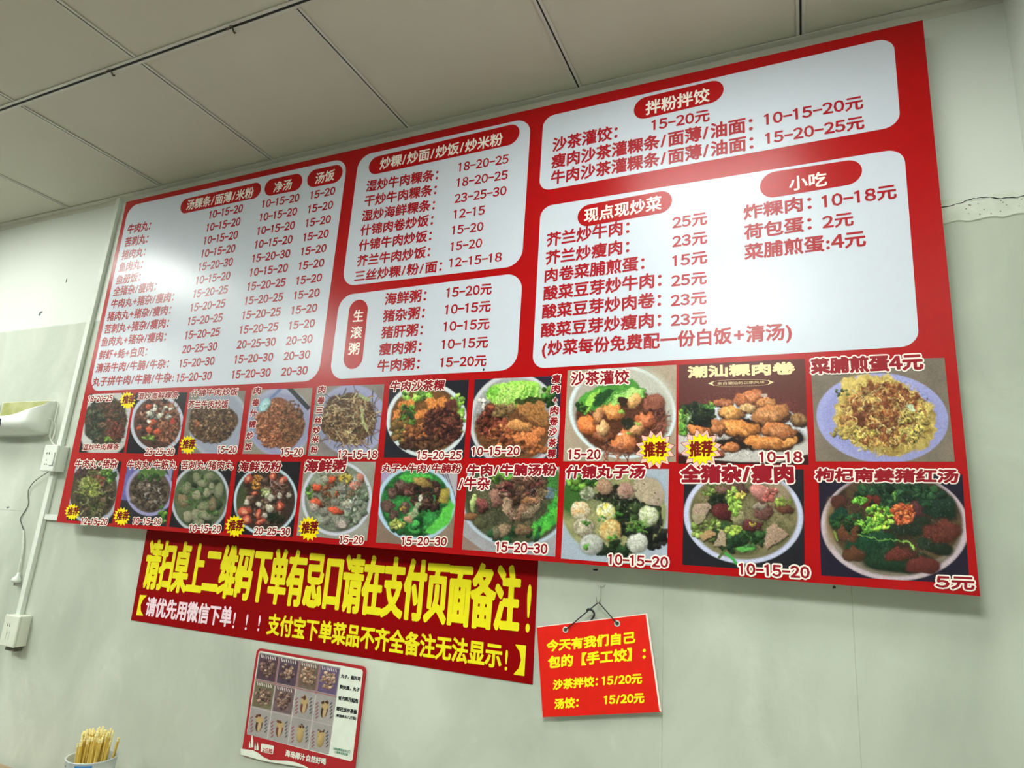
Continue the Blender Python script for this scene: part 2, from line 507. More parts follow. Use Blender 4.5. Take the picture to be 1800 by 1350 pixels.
class Picture:
    def __init__(s, corners, Y, step=1.15, seed=1):
        s.c = np.array(corners, float); s.Y = Y
        tl, tr, br, bl = s.c
        wpx = max(np.hypot(*(tr - tl)), np.hypot(*(br - bl))); hpx = max(np.hypot(*(bl - tl)), np.hypot(*(br - tr)))
        s.nx = int(wpx / step) + 2; s.ny = int(hpx / step) + 2
        P = [unp(x, y, Y) for x, y in corners]
        u = np.linspace(0, 1, s.nx)[None, :, None]; v = np.linspace(0, 1, s.ny)[:, None, None]
        s.P = (P[0] * (1 - u) + P[1] * u) * (1 - v) + (P[3] * (1 - u) + P[2] * u) * v
        s.X, s.Yp = proj(s.P)
        s.C = np.zeros((s.ny, s.nx, 3))
        s.rng = random.Random(seed); s.seed = seed

    def win(s, x, y, r):
        m = (abs(s.X - x) < r) & (abs(s.Yp - y) < r)
        ry = np.flatnonzero(m.any(1)); rx = np.flatnonzero(m.any(0))
        if len(rx) == 0:
            return None
        return slice(ry[0], ry[-1] + 1), slice(rx[0], rx[-1] + 1)

    def blend(s, w, a, col):
        s.C[w] = s.C[w] * (1 - a[..., None]) + col * a[..., None]

    def fill(s, c1, c2=None, sc=30):
        c1 = lin(c1)
        if c2 is None:
            s.C[:] = c1
        else:
            n = fbm(s.X, s.Yp, sc, s.seed)[..., None]
            s.C[:] = c1 * (1 - n) + lin(c2) * n
        return s

    def ell(s, cx, cy, rx, ry, c, rot=0, soft=0.06, wob=0.0, wsc=None, shade=0.0, tex=0.0, tsc=3.0, c2=None, alpha=1.0, dark=0.0):
        """one shape: ellipse with a wandering edge, optional modelling (light from upper left) and mottling"""
        R_ = max(rx, ry) * (1 + wob) + 2
        w = s.win(cx, cy, R_)
        if w is None:
            return s
        X = s.X[w]; Y = s.Yp[w]; t = math.radians(rot)
        dx = ((X - cx) * math.cos(t) + (Y - cy) * math.sin(t)) / rx
        dy = (-(X - cx) * math.sin(t) + (Y - cy) * math.cos(t)) / ry
        d = np.sqrt(dx * dx + dy * dy)
        sd = s.rng.randint(0, 99999)
        if wob:
            d = d + wob * 2 * (fbm(X, Y, wsc or max(rx, ry) * 0.6, sd, 2) - 0.5)
        sf = max(soft, 0.7 / max(1.0, min(rx, ry)))
        a = np.clip((1 - d) / sf + 0.5, 0, 1) * alpha
        col = np.broadcast_to(lin(c), X.shape + (3,)).copy()
        if c2 is not None:
            n = np.clip((fbm(X, Y, tsc * 2, sd + 5) - 0.35) * 3.3, 0, 1)[..., None]
            col = col * (1 - n) + lin(c2) * n
        if shade:
            l = -(X - cx) / rx * 0.45 - (Y - cy) / ry * 0.8
            col = col * np.clip(1 + shade * l - shade * 0.5 * np.clip(d, 0, 1) ** 3, 0.1, 3)[..., None]
        if tex:
            col = col * (1 + tex * 2 * (fbm(X, Y, tsc, sd + 9) - 0.5))[..., None]
        if dark:
            w2 = w
            a2 = np.clip((1.25 - d) / 0.4, 0, 1) * dark
            s.C[w2] *= (1 - a2[..., None])
        s.blend(w, a, np.clip(col, 0, 1.2))
        return s

    def poly(s, pts, c, soft=1.0, tex=0.0, tsc=4, c2=None, shade=0.0, wob=0.0, alpha=1.0):
        P = np.array(pts, float); cx, cy = P.mean(0); R_ = np.abs(P - [cx, cy]).max() + 3
        w = s.win(cx, cy, R_)
        if w is None:
            return s
        X = s.X[w]; Y = s.Yp[w]; sd = s.rng.randint(0, 99999)
        if wob:
            X = X + wob * (vnoise(s.X[w], s.Yp[w], 7, sd) - 0.5) * 2; Y = Y + wob * (vnoise(s.X[w], s.Yp[w], 7, sd + 3) - 0.5) * 2
        ins = np.zeros(X.shape, bool); dist = np.full(X.shape, 1e9)
        for i in range(len(P)):
            a = P[i - 1]; b = P[i]
            cond = ((a[1] > Y) != (b[1] > Y))
            with np.errstate(divide='ignore', invalid='ignore'):
                xi = (b[0] - a[0]) * (Y - a[1]) / (b[1] - a[1] + 1e-12) + a[0]
            ins ^= cond & (X < xi)
            d = b - a; t = np.clip(((X - a[0]) * d[0] + (Y - a[1]) * d[1]) / (d @ d + 1e-9), 0, 1)
            dist = np.minimum(dist, np.hypot(X - a[0] - t * d[0], Y - a[1] - t * d[1]))
        sdist = np.where(ins, dist, -dist)
        al = np.clip(sdist / soft + 0.5, 0, 1) * alpha
        col = np.broadcast_to(lin(c), X.shape + (3,)).copy()
        if c2 is not None:
            n = np.clip((fbm(X, Y, tsc * 2, sd + 5) - 0.35) * 3.3, 0, 1)[..., None]
            col = col * (1 - n) + lin(c2) * n
        if shade:
            l = -(X - cx) / R_ * 0.45 - (Y - cy) / R_ * 0.8
            col = col * np.clip(1 + shade * l, 0.1, 3)[..., None]
        if tex:
            col = col * (1 + tex * 2 * (fbm(X, Y, tsc, sd + 9) - 0.5))[..., None]
        s.blend(w, al, np.clip(col, 0, 1.2))
        return s

    def stroke(s, pts, wd, c, soft=0.8, alpha=1.0):
        P = np.array(pts, float); c0 = P.mean(0); R_ = np.abs(P - c0).max() + wd + 2
        w = s.win(c0[0], c0[1], R_)
        if w is None:
            return s
        X = s.X[w]; Y = s.Yp[w]; dist = np.full(X.shape, 1e9)
        for a, b in zip(P[:-1], P[1:]):
            d = b - a; t = np.clip(((X - a[0]) * d[0] + (Y - a[1]) * d[1]) / (d @ d + 1e-9), 0, 1)
            dist = np.minimum(dist, np.hypot(X - a[0] - t * d[0], Y - a[1] - t * d[1]))
        s.blend(w, np.clip((wd / 2 - dist) / soft + 0.5, 0, 1) * alpha, lin(c))
        return s

    def bowl(s, cx, cy, rx, ry, rim, inner, t=0.1, rot=0, shade=0.25, off=(0, 0), glow=None):
        s.ell(cx, cy, rx, ry, rim, rot, 0.02, shade=shade * 0.4, tex=0.04, tsc=20)
        s.ell(cx, cy, rx * 0.985, ry * 0.985, tuple(min(255, q + 14) for q in rim), rot, 0.02, alpha=0.6)
        s.ell(cx + off[0], cy + off[1], rx * (1 - t), ry * (1 - t), inner, rot, 0.05, shade=0.2, tex=0.12, tsc=12)
        return s

    def scatter(s, cx, cy, rx, ry, n, pal, size, asp=(0.5, 1.0), shade=0.7, wob=0.25, tex=0.3, dark=0.35, rot=None, tsc=2.5):
        for i in range(n):
            a = s.rng.uniform(0, 2 * math.pi); r = math.sqrt(s.rng.uniform(0, 1))
            x = cx + rx * r * math.cos(a); y = cy + ry * r * math.sin(a)
            z = s.rng.uniform(*size); c = s.rng.choice(pal)
            k = s.rng.uniform(0.8, 1.2); c = tuple(min(255, q * k) for q in c)
            s.ell(x, y, z, z * s.rng.uniform(*asp), c, s.rng.uniform(0, 180) if rot is None else rot + s.rng.uniform(-20, 20),
                  0.25, wob, shade=shade, tex=tex, tsc=tsc, dark=dark)
        return s

    def strands(s, cx, cy, rx, ry, n, pal, L, wd=(0.8, 1.6), curl=0.8):
        for i in range(n):
            a = s.rng.uniform(0, 2 * math.pi); r = math.sqrt(s.rng.uniform(0, 1))
            x = cx + rx * r * math.cos(a); y = cy + ry * r * math.sin(a)
            th = s.rng.uniform(0, 2 * math.pi); k = s.rng.uniform(-curl, curl); pts = [(x, y)]
            l = s.rng.uniform(*L) / 5
            for j in range(5):
                th += k * 0.5; x += l * math.cos(th); y += l * math.sin(th); pts.append((x, y))
            c = s.rng.choice(pal); q = s.rng.uniform(0.75, 1.2)
            wq = s.rng.uniform(*wd)
            s.stroke([(p_[0] + 0.6, p_[1] + 0.8) for p_ in pts], wq, (20, 14, 10), alpha=0.45)
            s.stroke(pts, wq, tuple(min(255, v * q) for v in c))
        return s

    def ball(s, x, y, r, c, c2=None, asp=0.95):
        return s.ell(x, y, r, r * asp, c, 0, 0.15, 0.05, shade=0.45, tex=0.15, tsc=2.5, c2=c2, dark=0.35)

    def craggy(s, cx, cy, rx, ry, amp=2.2, sc=6.0, con=0.5, rot=0):
        """break the painted pieces up: ragged edges, fibres and crisp speckle, only inside the dish"""
        t = math.radians(rot); X = s.X; Y = s.Yp
        dx = ((X - cx) * math.cos(t) + (Y - cy) * math.sin(t)) / rx
        dy = (-(X - cx) * math.sin(t) + (Y - cy) * math.cos(t)) / ry
        m = np.clip((1 - np.sqrt(dx * dx + dy * dy)) * 6, 0, 1)
        sd = s.seed * 31
        step = max(1e-6, abs(X[0, -1] - X[0, 0]) / (s.nx - 1))
        wx = amp * 2 * (fbm(X, Y, sc, sd, 3) - 0.5) * 1.6 * m / step
        wy = amp * 2 * (fbm(X, Y, sc, sd + 7, 3) - 0.5) * 1.6 * m / step
        I, J = np.meshgrid(np.arange(s.ny), np.arange(s.nx), indexing='ij')
        y = np.clip(I + wy, 0, s.ny - 1.001); x = np.clip(J + wx, 0, s.nx - 1.001)
        y0 = y.astype(int); x0 = x.astype(int); fy = (y - y0)[..., None]; fx = (x - x0)[..., None]
        C = s.C
        s.C = (C[y0, x0] * (1 - fx) + C[y0, x0 + 1] * fx) * (1 - fy) + (C[y0 + 1, x0] * (1 - fx) + C[y0 + 1, x0 + 1] * fx) * fy
        # fibres: ridged noise drawn out along a slowly turning direction
        a = 3.0 * fbm(X, Y, sc * 5, sd + 11, 2)
        u = (X * np.cos(a) + Y * np.sin(a)); v = (-X * np.sin(a) + Y * np.cos(a))
        rdg = 1 - abs(2 * vnoise(u / 3.5, v, 1.7, sd + 13) - 1)
        spk = fbm(X, Y, 2.2, sd + 19, 2)
        k = 1 + con * m * ((rdg - 0.55) * 0.9 + (spk - 0.5) * 1.6)
        s.C = np.clip(s.C * np.clip(k, 0.15, 2.5)[..., None], 0, 1.1)
        # a few wet highlights
        hl = np.clip((vnoise(X, Y, 2.4, sd + 23) - 0.86) * 7, 0, 1) * m * con * 0.35
        s.C = s.C + hl[..., None] * (0.7 - s.C) * 0.8
        return s

    def build(s, name, parent, mat=None):
        me = bpy.data.meshes.new(name)
        nv = s.nx * s.ny
        idx = np.arange(nv).reshape(s.ny, s.nx)
        q = np.stack([idx[:-1, :-1], idx[1:, :-1], idx[1:, 1:], idx[:-1, 1:]], -1).reshape(-1, 4)
        me.vertices.add(nv); me.vertices.foreach_set('co', s.P.reshape(-1))
        me.loops.add(q.size); me.loops.foreach_set('vertex_index', q.reshape(-1).astype(np.int32))
        me.polygons.add(len(q)); me.polygons.foreach_set('loop_start', np.arange(0, q.size, 4, dtype=np.int32))
        me.update(calc_edges=True)
        at = me.color_attributes.new('ink', 'FLOAT_COLOR', 'POINT')
        c = np.clip(s.C.reshape(-1, 3), 0, 1.1); lum = c @ np.array([.3, .55, .15])
        c = lum[:, None] + (c - lum[:, None]) * 0.86          # printing inks mute the colours a little
        c = np.clip(c, 0.001, 1) ** 1.10
        rgba = np.ones((nv, 4)); rgba[:, :3] = np.clip(c * 1.05, 0.002, 0.90)
        at.data.foreach_set('color', rgba.reshape(-1))
        me.materials.append(mat or M['photo'])
        o = bpy.data.objects.new(name, me); COL.objects.link(o)
        o.parent = parent
        return o


# ================================================================== THE ROOM
XL, XR, YB = -3.3, 3.43, -5.0


def struct(name, mb, m, **k):
    return tag(mb.build(name, m, **k), kind='structure')


struct('floor', MB().box((XL, YB, -0.1), (XR, 0, 0)), M['floor'])
wall = struct('wall_back', MB().box((XL, 0, 0), (XR + 0.1, 0.1, ZC + 0.1)), M['wall'])
struct('wall_left', MB().box((XL - 0.1, YB, 0), (XL, 0.1, ZC + 0.1)), M['wallplain'])
struct('wall_right', MB().box((XR, YB, 0), (XR + 0.1, 0, ZC + 0.1)), M['wall'])
struct('wall_front', MB().box((XL - 0.1, YB - 0.1, 0), (XR + 0.1, YB, ZC + 0.1)), M['wallplain'])

# the plaster strip with a crack, right of the board
rnd = random.Random(4)
zt1 = unp(1700, 352, 0)[2]; zb1 = unp(1700, 388, 0)[2]
xa = 3.05; N = 46
mb = MB(); vs = []; fs = []
for i in range(N + 1):
    x = xa + (XR - 0.001 - xa) * i / N
    t_ = zt1 + 0.006 * math.sin(i * 0.5) + rnd.uniform(-0.002, 0.002)
    b_ = zb1 + 0.002 * math.sin(i * 0.9) + rnd.uniform(-0.0008, 0.0008)
    vs += [(x, 0, t_ + 0.003), (x, -0.004, t_), (x, -0.005, (t_ + b_) / 2), (x, -0.004, b_), (x, 0, b_ - 0.002)]
for i in range(N):
    for k in range(4):
        a = i * 5 + k; fs.append((a, a + 1, a + 6, a + 5))
mb.add(vs, fs)
M['plaster'] = noisy('rough_plaster', (0.60, 0.64, 0.55), (0.72, 0.74, 0.66), 30, 0.8, 0.3, 0.6, 90)
strip = struct('trim_1', mb, M['plaster'])
crk = MB()
pts = [(xa + (XR - xa) * i / 60, -0.0052, zt1 - 0.006 + 0.005 * math.sin(i * 0.31) + rnd.uniform(-0.0016, 0.0016)) for i in range(61)]
crk.tube(pts, [0.0012 * rnd.uniform(0.3, 1.3) for _ in pts], 5)
crk.build('plaster_crack', M['dark'], strip)
for i in range(16):
    x = rnd.uniform(3.30, 3.42); z = rnd.uniform(zb1 + 0.005, zt1 - 0.01)
    MB().add([(x + 0.0016 * rnd.uniform(0.5, 1.4) * math.cos(a), -0.0056, z + 0.0012 * rnd.uniform(0.4, 1.4) * math.sin(a)) for a in
              [k * math.pi / 3 for k in range(6)]], [tuple(range(6))]).build('plaster_pit', M['rust'], strip)

# chips knocked out of the paint, panel seams
def chip(px, py, r, m='rust', asp=1.0, Y=-0.0006):
    p = unp(px, py, Y); v_ = []
    for k in range(9):
        a = k / 9 * 2 * math.pi; q = r * rnd.uniform(0.55, 1.2)
        v_.append((p[0] + q * math.cos(a), Y, p[2] + q * asp * math.sin(a)))
    v_ += [(p[0], Y - 0.0006, p[2])]
    MB().add(v_, [(k, (k + 1) % 9, 9) for k in range(9)]).build('paint_chip', M[m], wall)


chip(117, 493, 0.006, asp=1.6); chip(70, 552, 0.012, 'greymark'); chip(73, 549, 0.006)
chip(14, 892, 0.009, 'greymark', 0.5); chip(1047, 1001.5, 0.009, 'dark', 0.28); chip(1466, 1032, 0.004, 'rust')
M['seam'] = noisy('seam_line', (0.36, 0.39, 0.32), (0.46, 0.49, 0.41), 50, 0.8)
for px in (1165, 1503):
    x = unp(px, 1150, 0)[0]
    MB().box((x - 0.0007, -0.0004, 0.02), (x + 0.0007, 0.001, 1.36)).build('panel_seam', M['seam'], wall)
zz = unp(20, 897, 0)[2]
MB().box((-0.6, -0.0005, zz - 0.0012), (unp(48, 895, 0)[0], 0.001, zz + 0.0012)).build('panel_seam', M['seam'], wall)

# ceiling: slab, tees, tiles
ceil_ = struct('ceiling', MB().box((XL - 0.1, YB - 0.1, ZC + 0.06), (XR + 0.1, 0.1, ZC + 0.16)), M['dark'])
GY = 0.563
rows = [0.0, -GY]
while rows[-1] - 0.6 > YB:
    rows.append(rows[-1] - 0.6)
rows.append(YB)
colsx = [XL] + [0.6 * k for k in range(-5, 6)] + [XR]
lamps = {(-0.3, 1), (2.7, 1), (-0.3, 3), (2.7, 3), (1.2, 5), (-2.1, 3)}
tile_me = {}
for j in range(len(rows) - 1):
    for i in range(len(colsx) - 1):
        x0, x1 = colsx[i], colsx[i + 1]; y1, y0 = rows[j], rows[j + 1]
        if any(abs((x0 + x1) / 2 - lx) < 0.05 and lj == j for lx, lj in lamps):
            continue
        k = (round(x1 - x0, 3), round(y1 - y0, 3))
        if k not in tile_me:
            a, b = (x1 - x0) / 2 - 0.0045, (y1 - y0) / 2 - 0.0045
            o = MB().box((-a, -b, 0), (a, b, 0.012)).build('ceiling_tile', M['tile'], ceil_)
            tile_me[k] = o.data
        else:
            o = bpy.data.objects.new('ceiling_tile', tile_me[k]); COL.objects.link(o); o.parent = ceil_
        dz = rnd.uniform(0, 0.0012)
        o.location = ((x0 + x1) / 2, (y0 + y1) / 2, ZC + 0.003 + dz)


def tee(axis, c, a, b, half, slot, z=0.0):
    """slotted tee: two flanges either side of a dark groove"""
    mb = MB()
    for lo, hi in ((-half, -slot), (slot, half)):
        if axis == 'x':
            mb.box((a, c + lo, ZC - 0.001 - z), (b, c + hi, ZC + 0.002), 0)
        else:
            mb.box((c + lo, a, ZC - 0.0005 - z), (c + hi, b, ZC + 0.002), 0)
    if axis == 'x':
        mb.box((a, c - slot, ZC + 0.0012), (b, c + slot, ZC + 0.02), 1)
    else:
        mb.box((c - slot, a, ZC + 0.0012), (c + slot, b, ZC + 0.02), 1)
    return mb


for y in rows[1:-1]:
    tee('x', y, XL, XR, 0.0125, 0.0042).build('main_tee', [M['tee'], M['dark']], ceil_)
for x in colsx[1:-1]:
    for j in range(len(rows) - 1):
        tee('y', x, rows[j + 1] + 0.014, rows[j] - (0.014 if j else 0.02), 0.0105, 0.0026).build('cross_tee', [M['tee'], M['dark']], ceil_)
# wall angle under the edge of the tiles
MB().box((XL, -0.022, ZC - 0.0015), (XR, 0, ZC + 0.001)).box((XL, -0.002, ZC - 0.022), (XR, 0, ZC)).build('wall_angle', M['tee'], ceil_)
MB().box((XR - 0.022, YB, ZC - 0.0015), (XR, -0.022, ZC + 0.001)).build('wall_angle', M['tee'], ceil_)

# hooks clipped in the slot of the first main tee
for px, py, lab in ((192, 121, 'small dark wire hook in the ceiling slot, nearer the left corner'), (408, 46, 'small dark wire hook in the ceiling slot, farther from the left corner')):
    d = MC.T @ np.array([px - 900, -(py - 675), -FPX]); p = CAM + d * (ZC - CAM[2]) / d[2]
    x = p[0]; y = -GY
    o = MB()
    o.tube(spline([(x - 0.006, y + 0.016, ZC - 0.004), (x - 0.003, y + 0.010, ZC - 0.010), (x, y, ZC - 0.004), (x + 0.003, y - 0.008, ZC - 0.006),
                   (x + 0.006, y - 0.014, ZC - 0.016), (x + 0.004, y - 0.018, ZC - 0.026)], 5), 0.0024, 6)
    tag(o.build('ceiling_hook', M['rust'], smooth=True), lab, 'hook')

# ceiling light panels (all just outside the photo; they light it)
for n_, (lx, lj) in enumerate(sorted(lamps)):
    ly = (rows[lj] + rows[lj + 1]) / 2
    t = empty('ceiling_light', (lx, ly, ZC))
    where = ['left of the room, second row', 'left of the menu board, row nearest the board', 'left half, second row', 'centre, rear row',
             'above the menu board, row nearest the board', 'right half, second row']
    tag(t, 'square white recessed ceiling light panel, ' + where[n_ % 6], 'ceiling light', 'recessed ceiling light panels')
    fr = MB()
    for a in ((-.29, -.29, .29, -.275), (-.29, .275, .29, .29), (-.29, -.275, -.275, .275), (.275, -.275, .29, .275)):
        fr.box((a[0], a[1], -0.002), (a[2], a[3], 0.02))
    fr.build('frame', M['plastic'], t)
    MB().box((-.275, -.275, 0.004), (.275, .275, 0.012)).build('diffuser', M[('lampleft' if lx < 1 else 'lampright') if lj == 1 else 'lamp'], t)

# ================================================================== THE MENU BOARD
def S(*a): return a


board = empty('menu_board', (1.86, 0, 1.34))
tag(board, 'large red and white printed menu board with two rows of food photos, under the ceiling', 'menu board')
BI = board.location


def to_board(o):
    """parts are modelled in room coordinates"""
    o.location = -Vector(BI)
    return o


BC = [(222, 355), (1622, 35), (1723, 1048), (99, 918)]
P = quad_pts(BC, -BD)
mb = MB()
th = 0.012
mb.add([P[0], P[1], P[2], P[3]], [(3, 2, 1, 0)], 0)
mb.add([P[i] + np.array([0, 0.0, 0]) for i in range(4)] + [P[i] + np.array([0, th, 0]) for i in range(4)],
       [(0, 1, 5, 4), (1, 2, 6, 5), (2, 3, 7, 6), (3, 0, 4, 7), (4, 5, 6, 7)], 1)
panel = to_board(mb.build('printed_panel', [M['red'], M['boardedge']], board))
# steel frame behind the panel, fixed to the wall
x0 = P[3][0] + 0.04; x1 = P[2][0] - 0.03; zb_ = P[3][2] + 0.03; zt_ = P[0][2] - 0.03
mb = MB()
for z in (zb_, zt_):
    mb.box((x0, -BD + th, z - 0.012), (x1, 0, z + 0.012))
for k in range(5):
    x = x0 + (x1 - x0) * k / 4
    mb.box((x - 0.012, -BD + th, zb_), (x + 0.012, 0, zt_))
fo = to_board(mb.build('mounting_frame', M['plastic'], board))

LY = -BD - 0.0004
panels = {
    'soup': ([(226.5, 362), (611, 277.5), (559, 669.5), (156.5, 688)], 0.055),
    'fried': ([(631, 274.2), (933.5, 206.5), (917, 467), (601, 503.6)], 0.05),
    'congee': ([(597.5, 519.7), (919, 479), (908.4, 650.1), (578.7, 667)], 0.05),
    'mixed': ([(955.2, 206), (1570.5, 64.7), (1583.3, 221), (947.5, 336.5)], 0.035),
    'wok': ([(950.5, 363.5), (1589, 260.4), (1616.4, 608.1), (935.5, 648)], 0.035)}
PO = {}
for k, (c, r) in panels.items():
    PO[k] = to_board(rquad('white_panel', c, r, LY, M['white'], board))


def kid(o, par):
    o.parent = par; o.location = (0, 0, 0)
    return o


pills = [('soup', [(318.8, 351.2), (460.3, 318.5), (457.3, 346.3), (315.8, 377)], ('汤粿条/面薄/米粉', (327, 369.5), (443.9, 346.5), 16.5)),
         ('soup', [(466.4, 317), (532.6, 303), (530.1, 333), (463.9, 346.2)], ('净汤', (480.3, 338.6), (511.3, 332), 17)),
         ('soup', [(541.7, 300.6), (603.6, 287), (600.6, 318.8), (538.6, 331.6)], ('汤饭', (553.5, 323.5), (586.6, 316), 18)),
         ('fried', [(649.9, 278), (915, 215), (911.3, 251.5), (647, 309)], ('炒粿/炒面/炒饭/炒米粉', (667.3, 298), (882.3, 254), 19)),
         ('congee', [(615.4, 527.7), (648.3, 525.9), (635.4, 648.2), (602, 649)], None),
         ('mixed', [(1114.6, 175.2), (1272.4, 137.3), (1271.6, 176), (1113.8, 213.1)], ('拌粉拌饺', (1135.1, 202), (1246.8, 177.6), 23)),
         ('wok', [(1015.6, 363.1), (1181.3, 332.4), (1181.3, 371.3), (1014.8, 401)], ('现点现炒菜', (1027, 391), (1162, 368), 23)),
         ('wok', [(1336.3, 305.4), (1515.4, 278.1), (1515.4, 321.1), (1335.5, 351.1)], ('小吃', (1388, 335.5), (1453.5, 325.5), 24))]


def white_text(s, bl, br, h, par, **k):
    v = text(s, bl, br, h, -BD, [M['cream']], par, layer=0.0012, bold=0.025, **k)
    for o in v: kid(o, par)


for k, c, t in pills:
    pl = rquad('heading_pill', c, 0.09, LY - 0.0004, M['red'], PO[k], n=10); kid(pl, PO[k])
    if t:
        white_text(*t, pl)
    else:
        for ch, x0_, x1_, y in (('生', 620.1, 637.3, 566), ('滚', 615.4, 634.8, 595), ('粥', 611.8, 630.5, 623.4)):
            white_text(ch, (x0_, y), (x1_, y - 1), 20, pl)


def line(k, s, bl, br, h, bold=0.035, m='darkred'):
    for o in text(s, bl, br, h, -BD, [M[m]], PO[k], name='menu_line', layer=0.0008, bold=bold):
        kid(o, PO[k])


def lerp_col(k, rows_, a0, b0, a1, b1, h0, h1, bold=0.045):
    """a column of prices between its surveyed first and last rows (even spacing on the board)"""
    n = len(rows_)
    A0, B0, A1, B1 = [unp(*p) for p in (a0, b0, a1, b1)]
    for i, s in enumerate(rows_):
        t = i / (n - 1)
        pa = A0 * (1 - t) + A1 * t; pb = B0 * (1 - t) + B1 * t
        qa = proj(pa); qb = proj(pb)
        line(k, s, (float(qa[0]), float(qa[1])), (float(qb[0]), float(qb[1])), h0 * (1 - t) + h1 * t, bold)


d3 = lambda *a: '–'.join(str(x) for x in a)
colB = [d3(10, 15, 20)] * 4 + [d3(15, 20, 30), d3(10, 15, 20)] + [d3(15, 20, 25)] * 4 + [d3(20, 25, 30)] + [d3(15, 20, 30)] * 2
lerp_col('soup', colB, (366.5, 384.7), (425.4, 372.6), (309.4, 671.4), (370.7, 667.1), 13, 13.8)
lerp_col('soup', colB, (459.7, 365.9), (525, 353.8), (406.6, 665.6), (474.3, 661.7), 13, 14)
lerp_col('soup', [d3(15, 20)] * 10 + [d3(20, 30)] * 3, (544.7, 350.4), (588.1, 341.6), (493.7, 661), (539.5, 657.8), 13, 14)
names = [('牛肉丸：', 222.9, 411.5, 263), ('苦刺丸：', 218.5, 434, 258.5), ('猪肉丸：', 213, 456.5, 254), ('鱼肉丸：', 208, 478, 249),
         ('鱼册饭：', 203, 500, 245), ('全猪杂/瘦肉：', 198, 520.5, 273), ('牛肉丸+猪杂/瘦肉：', 194, 542.5, 304),
         ('猪肉丸+猪杂/瘦肉：', 187.5, 564.5, 299), ('苦刺丸+猪杂/瘦肉：', 182.5, 586.5, 295), ('鱼肉丸+猪杂/瘦肉：', 177, 609, 290.5),
         ('鲜虾+蚝+白贝：', 173, 632, 257), ('清汤牛肉/牛腩/牛杂：', 167.5, 655, 295), ('丸子拼牛肉/牛腩/牛杂:', 161.5, 678.8, 304)]
for i, (s, xl, yb, xr) in enumerate(names):
    sl = (yb - 779) / (xl + 1634)
    line('soup', s, (xl, yb), (xr, yb + sl * (xr - xl) * 0.92), 15.3)
f5 = lambda x, y: (570 + x / 2.754, 190 + y / 2.754)
for s, a, b, h in [('湿炒牛肉粿条：', (202, 405), (548, 347), 50), ('干炒牛肉粿条：', (193, 477), (540, 419), 50), ('湿炒海鲜粿条：', (181, 549), (532, 493), 50),
                   ('什锦肉卷炒饭：', (174, 619), (524, 566), 50), ('什锦牛肉炒饭：', (165, 692), (516, 642), 50), ('芥兰牛肉炒饭：', (157, 767), (509, 720), 50),
                   ('三丝炒粿/粉/面：', (145, 840), (566, 790), 50),
                   (d3(18, 20, 25), (648, 308), (890, 266), 41), (d3(18, 20, 25), (640, 383), (886, 343), 41), (d3(23, 25, 30), (630, 460), (880, 419), 41),
                   (d3(12, 15), (625, 536), (775, 514), 41), (d3(15, 20), (617, 613), (768, 593), 41), (d3(15, 20), (610, 692), (762, 673), 41),
                   (d3(12, 15, 18), (604, 771), (857, 741), 41)]:
    line('fried', s, f5(*a), f5(*b), h / 2.754)
for s, a, b, h in [('海鲜粥：', (292, 953), (490, 934), 55), ('猪杂粥：', (283, 1035), (482, 1017), 55), ('猪肝粥：', (275, 1115), (474, 1099), 55),
                   ('瘦肉粥：', (264, 1196), (466, 1181), 55), ('牛肉粥：', (256, 1276), (458, 1264), 55),
                   (d3(15, 20) + '元', (590, 920), (808, 900), 52), (d3(10, 15) + '元', (583, 1002), (803, 984), 52), (d3(10, 15) + '元', (576, 1084), (797, 1069), 52),
                   (d3(10, 15) + '元', (567, 1170), (790, 1158), 52), (d3(15, 20) + '元', (560, 1257), (782, 1248), 52)]:
    line('congee', s, f5(*a), f5(*b), h / 2.754)
line('congee', ',', (849, 652), (851, 652), 4, 0.15, 'black')
f6 = lambda x, y: (930 + x / 2.535, 60 + y / 2.535)
for s, a, b, h in [('沙茶灌饺：', (105, 524), (392, 464), 58), (d3(15, 20) + '元', (547, 432), (803, 386), 52),
                   ('瘦肉沙茶灌粿条/面薄/油面：', (100, 598), (995, 430), 58), (d3(10, 15, 20) + '元', (1050, 408), (1488, 330), 56),
                   ('牛肉沙茶灌粿条/面薄/油面：', (98, 670), (998, 512), 58), (d3(15, 20, 25) + '元', (1055, 493), (1493, 420), 56)]:
    line('mixed', s, f6(*a), f6(*b), h / 2.535)
f7 = lambda x, y: (930 + x / 2.535, 330 + y / 2.535)
for s, a, b, h in [('芥兰炒牛肉：', (78, 262), (445, 204), 58), ('芥兰炒瘦肉：', (74, 343), (444, 290), 58), ('肉卷菜脯煎蛋：', (70, 421), (512, 364), 58),
                   ('酸菜豆芽炒牛肉：', (64, 502), (588, 440), 60), ('酸菜豆芽炒肉卷：', (58, 583), (586, 529), 60), ('酸菜豆芽炒瘦肉：', (53, 666), (586, 618), 60),
                   ('(炒菜每份免费配一份白饭+清汤)', (58, 748), (1170, 674), 62),
                   ('25元', (640, 184), (792, 162), 55), ('23元', (640, 268), (792, 247), 55), ('15元', (640, 354), (792, 335), 55),
                   ('25元', (635, 443), (790, 427), 55), ('23元', (633, 531), (789, 517), 56), ('23元', (633, 619), (790, 607), 56),
                   ('炸粿肉：', (958, 142), (1258, 96), 62), ('10–18元', (1308, 92), (1637, 46), 62), ('荷包蛋：', (960, 231), (1258, 188), 63),
                   ('2元', (1310, 184), (1445, 166), 60), ('菜脯煎蛋:4元', (962, 320), (1500, 258), 66)]:
    line('wok', s, f7(*a), f7(*b), h / 2.535)

